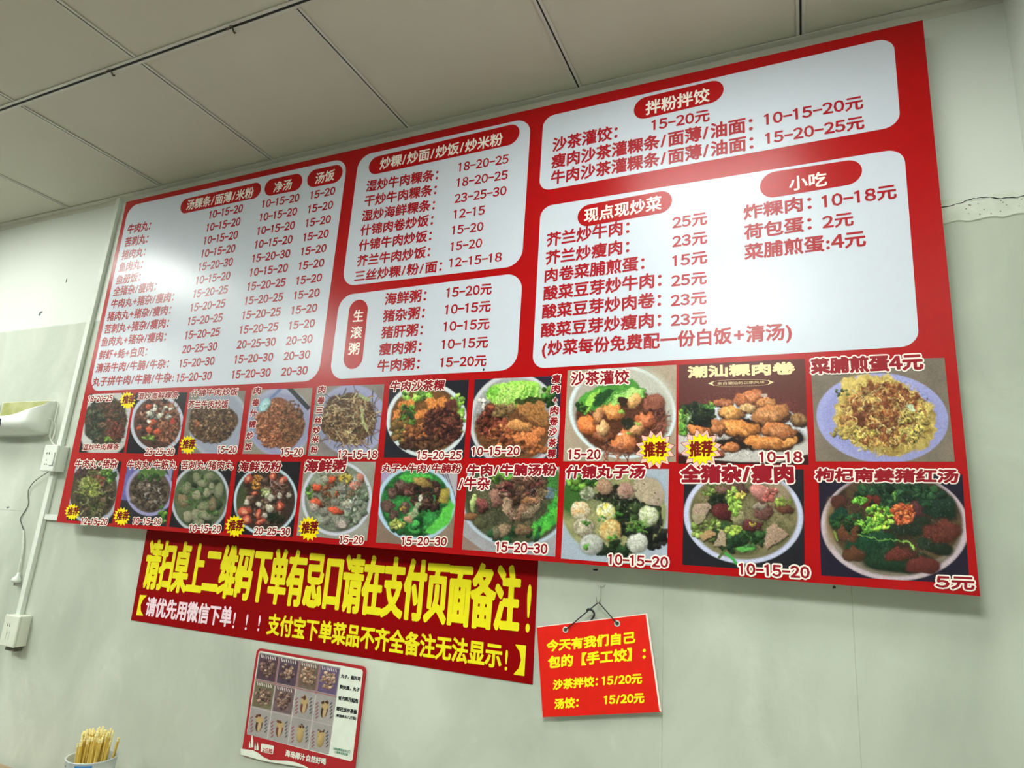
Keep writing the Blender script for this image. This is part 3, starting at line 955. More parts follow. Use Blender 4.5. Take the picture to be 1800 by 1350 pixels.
# ------------------------------------------------------------------ food photographs printed on the board
DK = (30, 28, 38)
MEAT = [(110, 62, 48), (88, 48, 38), (128, 78, 60), (70, 38, 32), (148, 92, 72)]
FRY = [(150, 104, 66), (120, 78, 48), (176, 130, 84), (92, 60, 40), (190, 150, 104)]
GRN = [(70, 118, 36), (48, 90, 30), (112, 156, 48), (40, 70, 36)]
LET = [(134, 178, 54), (104, 160, 44), (160, 196, 84), (74, 138, 46)]
SHR = [(205, 90, 52), (180, 60, 44), (225, 130, 84), (150, 60, 50)]
CLM = [(190, 184, 168), (150, 146, 136), (214, 208, 190), (110, 106, 102)]
LIV = [(150, 120, 100), (176, 150, 126), (128, 98, 84)]


def t1(p):
    p.fill(DK); p.ell(186, 744, 46, 62, (196, 194, 192), 8, wob=0.06, tex=0.1, tsc=4)
    p.ell(186, 741, 38, 46, (74, 60, 48), 0, wob=0.15, tex=0.3)
    p.scatter(198, 738, 24, 38, 90, [(104, 62, 46), (84, 54, 42), (124, 80, 58), (70, 60, 44)], (2, 5), shade=0.5)
    p.scatter(168, 742, 16, 36, 110, [(52, 66, 54), (66, 78, 60), (40, 48, 44), (84, 90, 68)], (2, 5), shade=0.6)
    p.scatter(202, 760, 16, 18, 50, [(130, 60, 44), (108, 48, 38)], (2, 4))
    p.strands(188, 742, 34, 42, 70, [(140, 100, 76), (90, 84, 60), (60, 40, 30)], (5, 14), (0.6, 1.1))
    p.scatter(190, 773, 6, 4, 8, [(112, 150, 44)], (2, 3))
def t2(p):
    p.fill(DK); p.bowl(276, 744, 47, 52, (188, 190, 206), (96, 62, 52), 0.12, 0)
    p.scatter(277, 740, 38, 40, 150, [(120, 74, 56), (88, 54, 44), (150, 104, 80), (60, 44, 38)], (2, 5))
    p.strands(294, 744, 22, 38, 60, [(176, 112, 74), (150, 86, 60)], (8, 20), (0.9, 1.6))
    for x, y, r in ((268, 742, 8), (262, 756, 6), (285, 728, 6), (276, 758, 7), (245, 752, 5), (262, 715, 6), (291, 724, 5)): p.ell(x, y, r, r * .7, (208, 92, 50), p.rng.uniform(-60, 60), 0.2, 0.1, shade=0.6, dark=.4)
    p.scatter(286, 724, 22, 14, 16, CLM, (3, 5), dark=.5); p.scatter(264, 733, 10, 10, 8, CLM, (3, 5), dark=.5)
    p.scatter(262, 770, 9, 6, 8, [(110, 140, 50)], (4, 6), (0.4, 0.5)); p.ell(303, 740, 4, 5, (190, 60, 50))
def t3(p):
    p.fill((150, 142, 134), (126, 118, 112)); p.ell(384, 744, 52, 62, (176, 178, 192), 5, tex=0.06, tsc=6)
    p.ell(384, 744, 47, 56, (158, 162, 182), 5, soft=.1)
    p.ell(374, 742, 42, 38, (96, 72, 50), 10, wob=0.15, tex=0.3)
    p.scatter(374, 742, 40, 38, 420, [(112, 86, 62), (88, 64, 46), (138, 110, 80), (66, 48, 38), (160, 128, 92), (100, 60, 44)], (1.3, 3.2), shade=0.8)
    p.scatter(345, 744, 5, 5, 6, [(190, 110, 60)], (2, 3))
def t4(p):
    p.fill((166, 156, 144), (140, 130, 120)); p.ell(492, 742, 58, 60, (168, 168, 196), 0, tex=0.05, tsc=6)
    p.ell(492, 745, 54, 54, (150, 152, 186), 0, soft=.1)
    p.poly([(503, 682), (512, 680), (546, 716), (541, 722)], (52, 54, 60))
    p.ell(490, 745, 43, 45, (140, 86, 56), 0, wob=0.15, tex=0.3)
    p.scatter(478, 748, 30, 40, 380, [(176, 110, 72), (156, 92, 58), (196, 134, 92), (130, 74, 46)], (1.3, 3), shade=0.7)
    p.scatter(512, 742, 22, 38, 260, [(120, 84, 56), (100, 70, 48), (140, 100, 68)], (1.3, 3), shade=0.7)
    p.stroke([(493, 684), (476, 700)], 5, (110, 130, 176)); p.ell(465, 712, 8, 14, (150, 196, 206), 35, shade=0.3)
    p.ell(465, 712, 5, 10, (176, 216, 220), 35)
def t5(p):
    p.fill((160, 150, 146), (120, 110, 108)); p.ell(618, 738, 62, 62, (160, 160, 196), 0, tex=0.05, tsc=6)
    p.ell(612, 740, 56, 52, (146, 146, 180), 0, soft=.15)
    p.ell(612, 736, 50, 46, (96, 72, 52), -10, wob=0.14, tex=0.3)
    p.scatter(612, 738, 46, 42, 150, [(110, 80, 56), (80, 58, 42), (70, 74, 44)], (2, 4))
    p.strands(614, 738, 50, 44, 300, [(150, 110, 76), (184, 150, 108), (110, 80, 56), (196, 176, 134), (84, 60, 44)], (10, 30), (0.8, 1.7))
    p.stroke([(636, 720), (638, 742), (645, 756)], 4, (170, 176, 120)); p.stroke([(632, 695), (648, 703)], 5, (160, 170, 110))
def t6(p):
    p.fill((42, 42, 52), (34, 32, 44)); p.bowl(750, 738, 71, 66, (206, 212, 218), (104, 66, 30), 0.1, 0)
    p.ell(750, 738, 63, 57, (120, 78, 34), wob=.05, tex=.3)
    p.scatter(728, 696, 30, 9, 30, LET, (4, 8)); p.scatter(802, 704, 12, 14, 22, LET, (3, 6)); p.scatter(812, 740, 4, 22, 14, LET, (3, 5))
    for q in ([(702, 705), (728, 700), (726, 712), (700, 720)], [(750, 702), (782, 696), (788, 712), (768, 722), (748, 716)], [(692, 722), (706, 720), (704, 742), (690, 736)],
              [(728, 722), (750, 718), (752, 738), (726, 736)], [(730, 745), (752, 742), (752, 766), (736, 770)]): p.poly(q, (212, 128, 44), 1.5, .25, 3, shade=.4, wob=2)
    p.scatter(716, 728, 14, 22, 50, GRN, (2, 5)); p.scatter(702, 760, 14, 20, 50, [(120, 92, 44), (140, 100, 50), (96, 110, 50)], (3, 7))
    p.scatter(732, 762, 22, 16, 50, [(190, 112, 44), (150, 90, 44), (120, 70, 40)], (3, 6))
    p.scatter(778, 748, 34, 34, 260, [(96, 48, 38), (76, 36, 32), (120, 66, 52), (60, 30, 28)], (2.5, 5.5), shade=1)
    p.scatter(740, 780, 36, 12, 70, [(100, 66, 42), (76, 44, 34)], (3, 6)); p.poly([(782, 704), (800, 700), (806, 716), (786, 722)], (104, 54, 44), 1.5, .3, shade=.6)
def t7(p):
    p.fill((50, 46, 66), (44, 44, 60)); p.bowl(905, 740, 80, 84, (194, 194, 200), (158, 156, 158), 0.08, 0)
    p.ell(903, 752, 68, 60, (112, 70, 36), wob=.05, tex=.3)
    p.ell(905, 690, 48, 22, (116, 186, 44), -6, wob=0.2, tex=0.25, tsc=8, c2=(160, 216, 70), shade=.3)
    for i in range(26): 
        x = 868 + i * 3.2; p.stroke([(x, 712 - i * .3), (x + 6 + i * .2, 695), (x + 14, 676 + abs(i - 12) * .5)], p.rng.uniform(.8, 2.4), p.rng.choice([(190, 226, 100), (90, 160, 40), (210, 236, 130)]), alpha=.8)
    p.scatter(962, 700, 12, 18, 24, LET[1:] + GRN, (4, 8)); p.ell(930, 706, 26, 7, (60, 74, 30), -4, wob=.2)
    p.poly([(908, 712), (955, 706), (966, 730), (962, 752), (935, 738), (912, 728)], (166, 112, 54), 2, .25, 4, wob=2, shade=.3)
    for i in range(7): p.stroke([(915 + i * 7, 716 - i), (928 + i * 6, 738)], 1.2, (110, 66, 30), alpha=.7)
    p.scatter(865, 745, 24, 30, 130, [(116, 52, 36), (92, 40, 32), (142, 72, 48)], (3, 6), shade=1)
    p.scatter(885, 722, 20, 10, 30, [(140, 110, 70), (110, 90, 50)], (3, 6)); p.scatter(895, 765, 40, 20, 110, [(160, 84, 44), (120, 58, 36), (186, 112, 58)], (3, 7), shade=.8)
    p.ell(912, 748, 24, 9, (204, 138, 72), 10, .15, .2, shade=.5, tex=.3, dark=.4)
    for x, y, r, a in ((912, 768, 11, 30), (945, 758, 12, -30), (935, 772, 16, -20)): p.poly([(x - r, y - r * .3), (x, y - r * .8), (x + r, y), (x + r * .2, y + r * .7), (x - r * .7, y + r * .5)], (204, 118, 54), 1.5, .25, shade=.5, wob=1.5)
    p.scatter(935, 790, 26, 7, 26, [(180, 104, 44), (150, 84, 40)], (3, 6)); p.scatter(850, 708, 8, 8, 4, [(214, 206, 200)], (5, 7))
def t8(p):
    p.fill((184, 164, 142), (160, 138, 118)); p.bowl(1094, 724, 95, 82, (206, 216, 222), (170, 160, 148), 0.07, 12, shade=.3)
    p.ell(1125, 700, 62, 50, (196, 194, 182), 20, soft=.25, alpha=.7)
    p.ell(1092, 738, 80, 60, (96, 54, 34), 8, wob=.06, tex=.3)
    p.poly([(1012, 712), (1022, 696), (1045, 682), (1080, 672), (1110, 666), (1130, 682), (1136, 696), (1118, 704), (1090, 700), (1068, 718), (1040, 722), (1022, 730)], (74, 150, 44), 2, .3, 7, wob=2, shade=.3)
    p.poly([(1068, 712), (1090, 690), (1112, 680), (1134, 692), (1124, 702), (1096, 698), (1078, 716)], (132, 200, 76), 2, .2, 6, c2=(180, 228, 110), wob=2)
    p.poly([(1028, 724), (1030, 704), (1042, 690), (1056, 682), (1052, 694), (1042, 710), (1038, 726)], (150, 208, 60), 2, .2, 5, wob=1.5)
    p.poly([(1044, 700), (1068, 684), (1084, 684), (1066, 700), (1058, 714), (1046, 716)], (34, 78, 36), 2, .3, 5, wob=2)
    for i in range(16): p.stroke([(1060 + i * 3, 712 - i), (1072 + i * 3, 696 - i), (1090 + i * 3, 686)], .9, p.rng.choice([(196, 232, 130), (40, 110, 40)]), alpha=.6)
    p.scatter(1022, 716, 9, 8, 18, GRN, (3, 5)); p.ell(1098, 706, 16, 10, (60, 40, 26), wob=.3)
    p.ball(1150, 710, 20, (132, 72, 54), (160, 96, 72)); p.ell(1154, 726, 16, 8, (70, 28, 26), 0, .3, .2)
    for x, y, rx, ry, a, c in ((1080, 726, 19, 15, 25, (226, 138, 58)), (1114, 704, 11, 15, 30, (232, 168, 92)), (1036, 750, 22, 16, 30, (222, 118, 42)), (1052, 730, 9, 16, 30, (196, 130, 76)),
                               (1100, 778, 22, 20, 10, (206, 116, 52)), (1062, 766, 20, 14, 20, (150, 84, 50)), (1136, 740, 18, 16, 20, (196, 104, 52)), (1118, 756, 16, 12, -30, (206, 140, 84)), (1060, 754, 11, 14, -30, (216, 160, 100))):
        p.ell(x, y, rx, ry, c, a, .12, .22, shade=.75, tex=.35, tsc=4, dark=.45); p.ell(x - rx * .2, y - ry * .25, rx * .5, ry * .4, tuple(min(255, q + 34) for q in c), a, .5, .3, alpha=.8)
    for x, y in ((1036, 748), (1080, 722), (1100, 776)):
        for k in range(5): p.stroke([(x - 12 + k * 5, y - 8), (x - 8 + k * 5, y), (x - 11 + k * 6, y + 9)], 1.1, (150, 70, 30), alpha=.6)
    p.ell(1102, 742, 12, 10, (44, 46, 30), 30, wob=.3); p.strands(1084, 796, 26, 8, 26, [(170, 104, 74), (140, 80, 56)], (10, 26), (1.2, 2.4)); p.strands(1160, 740, 10, 20, 22, [(150, 88, 68), (120, 66, 52)], (10, 22), (1.2, 2))
    for x, y in ((1105, 763), (1120, 746), (1092, 722)): p.ell(x, y, 6, 3.5, (150, 190, 70), 20, .2, .2, shade=.5)
    p.ell(1089, 765, 3.5, 2, (250, 214, 206))
def t9(p):
    p.fill((100, 46, 40), (108, 50, 44), 60)
    p.ell(1306, 770, 122, 66, (206, 208, 214), 4, soft=.03, wob=.05, wsc=60, tex=.04); p.ell(1310, 784, 128, 34, (196, 188, 184), 2, soft=.1)
    p.poly([(1190, 800), (1222, 804), (1300, 812), (1370, 812), (1421, 798), (1424, 820), (1190, 820)], (64, 20, 20), 2)
    p.ell(1300, 796, 92, 15, (190, 184, 180), 1, .1)
    p.scatter(1222, 730, 30, 20, 60, [(36, 52, 28), (28, 40, 26), (50, 70, 34)], (4, 9)); p.scatter(1200, 742, 8, 22, 40, LET[:3] + [(90, 150, 50)], (3, 7)); p.scatter(1250, 715, 12, 5, 18, LET, (3, 5)); p.scatter(1240, 745, 20, 12, 30, [(30, 40, 24), (24, 30, 20)], (4, 8))
    p.strands(1206, 740, 14, 22, 30, [(170, 210, 90), (60, 110, 30)], (6, 14), (.7, 1.2))
    for x, y, rx, ry in ((1330, 748, 50, 10), (1300, 780, 56, 12), (1385, 770, 34, 16), (1290, 742, 30, 8)): p.ell(x, y, rx, ry, (40, 24, 16), 0, .3, .2)
    W = [(1318, 700, 27, 14, -8, (190, 106, 50)), (1272, 708, 18, 8, 0, (170, 96, 50)), (1346, 712, 17, 12, -30, (186, 120, 60)), (1286, 726, 26, 12, 8, (206, 140, 58)), (1316, 718, 14, 8, 0, (206, 160, 100)),
         (1355, 728, 34, 17, -4, (184, 118, 58)), (1404, 738, 16, 11, 30, (140, 100, 54)), (1232, 760, 24, 10, 20, (196, 112, 40)), (1300, 754, 40, 15, 8, (210, 130, 44)), (1262, 752, 14, 12, 40, (176, 106, 50)), (1372, 758, 32, 14, 6, (180, 108, 50)),
         (1284, 786, 16, 8, -5, (190, 112, 50)), (1350, 780, 42, 11, 8, (196, 120, 42)), (1262, 798, 11, 6, 0, (150, 80, 40)), (1388, 778, 14, 8, -30, (210, 140, 60))]
    for x, y, rx, ry, a, c in W:
        p.ell(x, y + 2, rx * 1.03, ry * 1.05, (70, 34, 18), a, .15, .2)
        p.ell(x, y, rx, ry, c, a, .12, .25, shade=.7, tex=.45, tsc=5, dark=0)
        for k in range(4): p.ell(x + p.rng.uniform(-.5, .5) * rx, y + p.rng.uniform(-.5, .2) * ry, rx * .3, ry * .25, tuple(min(255, q + 36) for q in c), a + p.rng.uniform(-30, 30), .6, .3, alpha=.6)
        for k in range(5): 
            u = p.rng.uniform(-.6, .6) * rx; p.stroke([(x + u, y - ry * .5), (x + u + rx * .2, y), (x + u + rx * .15, y + ry * .6)], 1, (110, 56, 24), alpha=.5)
    p.ell(1344, 696, 5, 4, (190, 160, 150))
def t10(p):
    p.fill((146, 130, 114), (116, 104, 92), 40); p.ell(1551, 735, 116, 79, (160, 160, 214), 4, .02, shade=.08); p.ell(1551, 735, 103, 70, (146, 148, 206), 4, .1, alpha=.7)
    pts = [(1480, 668), (1500, 662), (1560, 658), (1600, 680), (1640, 712), (1646, 755), (1628, 788), (1590, 800), (1562, 803), (1520, 790), (1480, 765), (1463, 740), (1468, 712), (1478, 690)]
    p.poly(pts, (170, 140, 60), 3, .35, 6, c2=(206, 180, 92), wob=4, shade=.2)
    p.scatter(1552, 728, 76, 56, 420, [(150, 92, 42), (170, 112, 54), (128, 74, 36), (186, 136, 66), (196, 156, 80)], (2, 8), (0.3, .8), shade=.4, dark=.1)
    p.scatter(1556, 718, 60, 40, 160, [(138, 76, 40), (118, 62, 32), (160, 94, 48)], (3, 9), (0.3, .8), shade=.4, dark=.12)
    p.strands(1552, 732, 78, 58, 150, [(216, 186, 110), (196, 150, 80), (120, 60, 30), (226, 206, 130)], (8, 22), (.8, 1.8))
    p.scatter(1606, 745, 26, 28, 70, [(206, 186, 90), (190, 176, 84), (176, 150, 70)], (2, 6), dark=.1); p.scatter(1500, 762, 40, 14, 70, [(190, 164, 74), (160, 140, 60)], (2, 5), dark=.1)
    p.scatter(1600, 755, 30, 30, 30, [(56, 60, 28), (70, 80, 36)], (1.2, 2.5)); p.scatter(1480, 690, 12, 10, 12, [(90, 100, 48)], (2, 4)); p.ell(1602, 716, 10, 4, (190, 206, 170), 30, .3, .3)
def u1(p):
    p.fill(DK); p.ell(166, 862, 46, 62, (176, 176, 190), 8, tex=.05); p.ell(164, 862, 41, 55, (82, 72, 54), 8, wob=.05, tex=.3)
    p.scatter(166, 860, 34, 46, 130, [(84, 66, 50), (64, 52, 40), (104, 84, 62), (60, 60, 40)], (3, 6))
    p.scatter(150, 830, 16, 10, 20, [(70, 44, 54), (90, 60, 60)], (4, 6)); p.scatter(190, 834, 14, 12, 40, GRN, (2, 4)); p.scatter(172, 845, 14, 10, 20, [(120, 50, 44), (96, 60, 50)], (3, 6))
    p.scatter(158, 857, 18, 18, 60, [(140, 146, 60), (110, 120, 44), (160, 160, 86)], (2, 5)); p.strands(166, 868, 30, 40, 70, [(130, 150, 60), (90, 110, 44), (160, 156, 110)], (6, 14), (.7, 1.4))
def u2(p):
    p.fill((40, 36, 40), (60, 54, 64)); p.poly([(225, 815), (240, 820), (226, 880), (212, 878)], (112, 104, 170), 2, .3); p.bowl(263, 863, 42, 44, (150, 146, 190), (100, 84, 70), .13)
    p.poly([(290, 815), (306, 815), (300, 845)], (150, 146, 190), 2)
    p.ell(268, 830, 24, 9, (88, 120, 50), 5, .2, .2, tex=.3); p.scatter(262, 865, 32, 30, 140, [(96, 80, 66), (76, 62, 52), (112, 96, 82), (60, 48, 42)], (3, 6))
    p.scatter(262, 855, 20, 18, 60, [(120, 106, 96), (80, 66, 58)], (2, 4)); p.scatter(286, 905, 8, 14, 20, GRN, (2, 4)); p.scatter(262, 840, 24, 5, 20, GRN, (2, 4)); p.strands(270, 870, 20, 20, 16, [(170, 160, 150)], (5, 10), (.8, 1.2))
def u3(p):
    p.fill((34, 30, 38)); p.bowl(352, 876, 51, 60, (176, 180, 190), (74, 88, 62), .09, 8)
    p.ell(352, 876, 45, 54, (70, 84, 54), 8, .05, tex=.2, c2=(96, 108, 76), tsc=10)
    p.scatter(352, 880, 36, 44, 40, [(56, 70, 46), (84, 104, 64), (60, 90, 50)], (5, 9))
    for x, y, rx, ry, a in ((345, 840, 6, 10, 0), (367, 838, 10, 7, -20), (328, 858, 8, 11, 20), (356, 850, 9, 7, 0), (346, 870, 8, 8, 0), (364, 866, 6, 8, 10), (385, 862, 8, 14, 10), (372, 858, 6, 10, 0), (374, 886, 7, 12, 0), (358, 890, 11, 8, 0), (322, 880, 9, 12, -30), (345, 905, 10, 10, 0), (362, 906, 14, 8, 20), (330, 908, 8, 10, 0), (350, 918, 9, 6, 0)):
        p.ell(x, y, rx, ry, p.rng.choice([(140, 138, 112), (156, 150, 122), (124, 128, 96), (134, 112, 84)]), a, .12, .12, shade=.35, tex=.12, dark=.35); p.ell(x, y, rx * .5, ry * .5, (150, 146, 120), a, .3, alpha=.5)
    p.strands(352, 876, 38, 46, 26, [(60, 110, 44), (90, 130, 60)], (6, 12), (1, 1.8))
def u4(p):
    p.fill((34, 30, 38)); p.bowl(467, 880, 56, 61, (180, 200, 212), (70, 54, 44), .08, 8)
    p.ell(467, 880, 51, 54, (66, 50, 42), 8, .05, tex=.2); p.ell(424, 880, 8, 30, (76, 90, 50), 10, .4, alpha=.7)
    p.scatter(465, 878, 38, 44, 120, [(80, 56, 46), (60, 40, 34), (100, 76, 60), (130, 104, 86)], (3, 6))
    for x, y, rx, ry, a in ((437, 842, 7, 9, 30), (497, 845, 9, 6, -40), (447, 868, 6, 4, 0), (455, 905, 5, 9, 0), (492, 890, 6, 9, 10), (430, 900, 12, 10, 0), (457, 918, 10, 5, -30), (480, 838, 6, 8, 0), (434, 915, 9, 8, 30)): p.ell(x, y, rx, ry, (184, 74, 52), a, .2, .2, shade=.8, tex=.3, dark=.4); p.ell(x - 1, y - 1, rx * .4, ry * .4, (226, 150, 112), a, .5)
    for x, y, r in ((476, 875, 7), (474, 894, 8), (455, 886, 6), (492, 872, 6), (434, 884, 6), (466, 906, 5), (508, 870, 5)): p.ell(x, y, r, r * .8, (186, 176, 160), p.rng.uniform(0, 90), .15, .1, shade=.6, dark=.5)
    p.scatter(452, 848, 10, 12, 30, [(206, 140, 40), (186, 120, 36)], (1.5, 3)); p.scatter(468, 866, 8, 7, 16, [(160, 170, 110), (190, 196, 150)], (2, 4)); p.scatter(484, 912, 14, 8, 16, [(34, 50, 30)], (3, 6)); p.strands(490, 862, 18, 18, 30, [(170, 140, 130), (120, 70, 60)], (6, 16), (.7, 1.3))
def u5(p):
    p.fill((168, 166, 158), (140, 132, 120)); p.bowl(592, 876, 62, 66, (196, 196, 210), (118, 124, 108), .09, 10)
    p.ell(592, 874, 54, 58, (116, 122, 106), 10, .05, tex=.25, c2=(150, 152, 136), tsc=6)
    p.scatter(622, 880, 24, 40, 60, [(120, 130, 110), (96, 112, 86), (150, 156, 140)], (3, 7)); p.scatter(590, 862, 40, 34, 90, [(120, 100, 76), (100, 80, 60), (140, 130, 108), (90, 110, 70)], (2, 6))
    for x, y, rx, ry, a in ((556, 857, 11, 7, 0), (583, 843, 8, 7, 0), (556, 884, 12, 7, 30), (590, 898, 15, 6, 20), (634, 840, 6, 9, -20), (625, 854, 10, 8, 0)): p.ell(x, y, rx, ry, (206, 84, 44) if x < 610 else (196, 120, 100), a, .2, .2, shade=.7, tex=.3, dark=.35)
    for x, y, rx, ry in ((602, 860, 8, 9), (590, 882, 9, 7), (612, 888, 10, 8), (570, 900, 8, 8), (600, 920, 14, 12), (574, 915, 8, 8), (552, 892, 8, 8), (572, 842, 7, 6)): p.ell(x, y, rx, ry, p.rng.choice([(160, 156, 140), (130, 126, 116), (176, 160, 150)]), 0, .2, .15, shade=.6, tex=.3, dark=.4)
    p.ell(601, 922, 8, 6, (196, 176, 170), 20, .3); p.scatter(608, 840, 10, 8, 24, [(206, 180, 44), (190, 160, 40)], (1.5, 3.5)); p.scatter(580, 866, 14, 14, 30, [(150, 84, 40), (120, 66, 36)], (1.5, 4)); p.scatter(545, 866, 6, 12, 16, GRN, (2, 4))
    p.strands(622, 880, 22, 36, 40, [(190, 196, 190), (100, 120, 90)], (5, 12), (.8, 1.6))
def u6(p):
    p.fill((150, 128, 112), (128, 104, 90)); p.poly([(668, 820), (700, 820), (672, 850)], (176, 150, 190), 2); p.poly([(775, 820), (806, 820), (803, 880), (790, 870)], (176, 170, 180), 2)
    for k in range(3): p.stroke([(778 + k * 4, 832), (800 + k * 1.5, 880 + k)], 1.5, (90, 70, 110))
    p.bowl(731, 885, 69, 66, (170, 196, 220), (34, 96, 44), .1, 0); p.ell(731, 880, 60, 55, (30, 84, 40), 0, .05, tex=.3, c2=(44, 140, 60), tsc=10)
    p.ell(733, 840, 28, 8, (70, 180, 60), 0, .2, .2); p.poly([(790, 880), (800, 890), (790, 920), (765, 938), (742, 936), (770, 910)], (84, 196, 60), 4, .3, 5, wob=2); p.scatter(715, 925, 34, 14, 24, [(44, 130, 60), (60, 160, 70), (20, 80, 40)], (5, 9))
    p.scatter(750, 872, 30, 26, 110, [(90, 62, 52), (70, 46, 42), (116, 82, 64), (56, 40, 38)], (3, 7), shade=.9); p.scatter(712, 860, 24, 10, 40, [(104, 66, 58), (84, 54, 48)], (3, 6))
    p.ell(745, 850, 22, 6, (150, 120, 60), 20, .2, .3, shade=.5, tex=.3, dark=.4); p.ell(782, 872, 8, 14, (160, 140, 50), 20, .2, .3, shade=.4)
    for x, y, r in ((690, 868, 10), (681, 889, 12), (711, 892, 11), (705, 852, 10), (692, 905, 9)): p.ball(x, y, r, (84, 62, 58), (120, 90, 80))
    p.scatter(708, 895, 6, 4, 8, [(170, 140, 40)], (1.5, 2.5)); p.poly([(732, 882), (742, 886), (728, 910), (718, 916), (714, 908), (724, 900)], (150, 160, 120), 2, .3, shade=.4, wob=2); p.ell(718, 912, 8, 6, (190, 140, 112), 0, .2, .2, shade=.5)
    p.ell(738, 876, 4, 5, (214, 210, 190)); p.scatter(698, 922, 12, 8, 20, [(150, 160, 70), (180, 180, 90)], (2, 5))
def u7(p):
    p.fill((170, 168, 176), (150, 146, 150)); p.bowl(905, 880, 98, 82, (176, 190, 206), (92, 96, 66), .07, 8); p.poly([(812, 940), (850, 968), (812, 966)], (150, 124, 112), 2)
    p.ell(905, 872, 88, 74, (66, 68, 46), 8, .05, tex=.25, c2=(96, 92, 66), tsc=14); p.scatter(880, 838, 22, 6, 20, LET[1:], (4, 7)); p.ell(975, 850, 10, 24, (60, 120, 50), 10, .2, .2)
    p.poly([(978, 870), (984, 890), (978, 920), (955, 938), (938, 948), (936, 925), (958, 905)], (78, 190, 44), 4, .25, 6, wob=2, c2=(50, 150, 50))
    p.scatter(905, 940, 50, 12, 24, [(50, 84, 50), (30, 80, 44)], (5, 9)); p.scatter(918, 860, 46, 24, 130, [(104, 72, 56), (80, 54, 44), (130, 94, 70), (124, 64, 60), (64, 44, 38)], (4, 8), shade=.9)
    for x, y, rx, ry, a, c in ((895, 893, 9, 25, -25, (160, 130, 104)), (918, 898, 8, 22, 20, (150, 110, 84)), (847, 888, 16, 8, 60, (130, 70, 66)), (872, 876, 10, 16, -30, (150, 104, 90)), (885, 932, 10, 18, 50, (150, 124, 96)), (932, 880, 18, 6, -15, (160, 110, 70)), (932, 902, 20, 9, -45, (124, 106, 84)), (920, 932, 16, 9, 0, (118, 92, 66)), (828, 908, 16, 7, 0, (140, 96, 60)), (832, 885, 5, 14, 10, (170, 186, 110)), (872, 935, 8, 14, 0, (112, 106, 80)), (845, 920, 12, 9, 10, (92, 92, 62))):
        p.ell(x, y, rx, ry, c, a, .15, .25, shade=.6, tex=.4, tsc=3, dark=.4)
    p.scatter(955, 866, 12, 14, 24, [(130, 110, 80), (104, 84, 60)], (3, 5)); p.strands(910, 870, 50, 40, 46, [(176, 140, 120), (70, 40, 40)], (6, 14), (.8, 1.5)); p.ell(968, 866, 8, 10, (96, 116, 130), 0, .3)
def u8(p):
    p.fill((176, 186, 200), (160, 170, 190), 50); p.ell(1082, 905, 96, 82, (166, 178, 190), 6, .04); p.ell(1080, 900, 92, 78, (138, 140, 92), 6, .04, tex=.1, tsc=12, c2=(160, 156, 104))
    p.ell(1012, 868, 24, 40, (60, 104, 40), 25, .3, .2); p.scatter(1024, 850, 26, 14, 36, GRN, (3, 7)); p.scatter(1085, 872, 46, 16, 70, [(36, 34, 32), (50, 46, 36), (30, 40, 26)], (4, 8), dark=.5); p.scatter(1120, 910, 40, 36, 110, [(36, 46, 32), (28, 34, 26), (56, 76, 36)], (4, 9), dark=.5)
    p.scatter(1085, 965, 40, 12, 50, [(34, 50, 30), (40, 70, 36)], (4, 8), dark=.4); p.scatter(1150, 940, 22, 26, 70, [(30, 34, 30), (44, 44, 38)], (4, 8))
    p.ell(1140, 862, 30, 22, (176, 158, 132), 30, .1, .15, tex=.1, dark=.4); p.poly([(1148, 875), (1158, 856), (1166, 862), (1169, 876), (1160, 890), (1148, 888), (1138, 878)], (170, 150, 132), 2, .1, shade=.2)
    p.scatter(1112, 866, 8, 8, 10, [(190, 176, 140)], (4, 6))
    for x, y, r, c, c2 in ((1062, 856, 14, (176, 140, 112), (160, 120, 96)), (1100, 862, 15, (180, 142, 124), (160, 116, 104)), (1033, 868, 13, (176, 176, 150), (110, 120, 90)), (1020, 898, 17, (214, 204, 176), (206, 160, 96)), (1065, 900, 17, (220, 220, 190), (216, 200, 70)),
                           (1027, 927, 18, (190, 180, 156), (150, 136, 110)), (1073, 932, 20, (206, 190, 130), (196, 150, 70)), (1040, 957, 20, (190, 190, 184), (170, 170, 162)), (1120, 955, 18, (206, 206, 196), (180, 178, 166)), (1140, 907, 18, (206, 208, 180), (176, 186, 130))):
        p.ball(x, y, r, c, c2)
    for x, y in ((1123, 930), (1078, 946), (1060, 912), (1086, 905), (1030, 920)): p.scatter(x, y, 8, 5, 7, [(90, 150, 44), (60, 120, 40)], (2, 4))
    p.strands(1085, 880, 50, 16, 40, [(150, 150, 130), (60, 90, 40)], (3, 8), (.7, 1.3)); p.strands(1120, 925, 20, 10, 20, [(110, 160, 60)], (6, 14), (1, 2)); p.scatter(1030, 960, 4, 4, 3, [(90, 150, 50)], (3, 5))
    for x, y in ((1132, 851), (1152, 866), (1158, 878)): p.ell(x, y, 1.3, 1.1, (40, 34, 30))
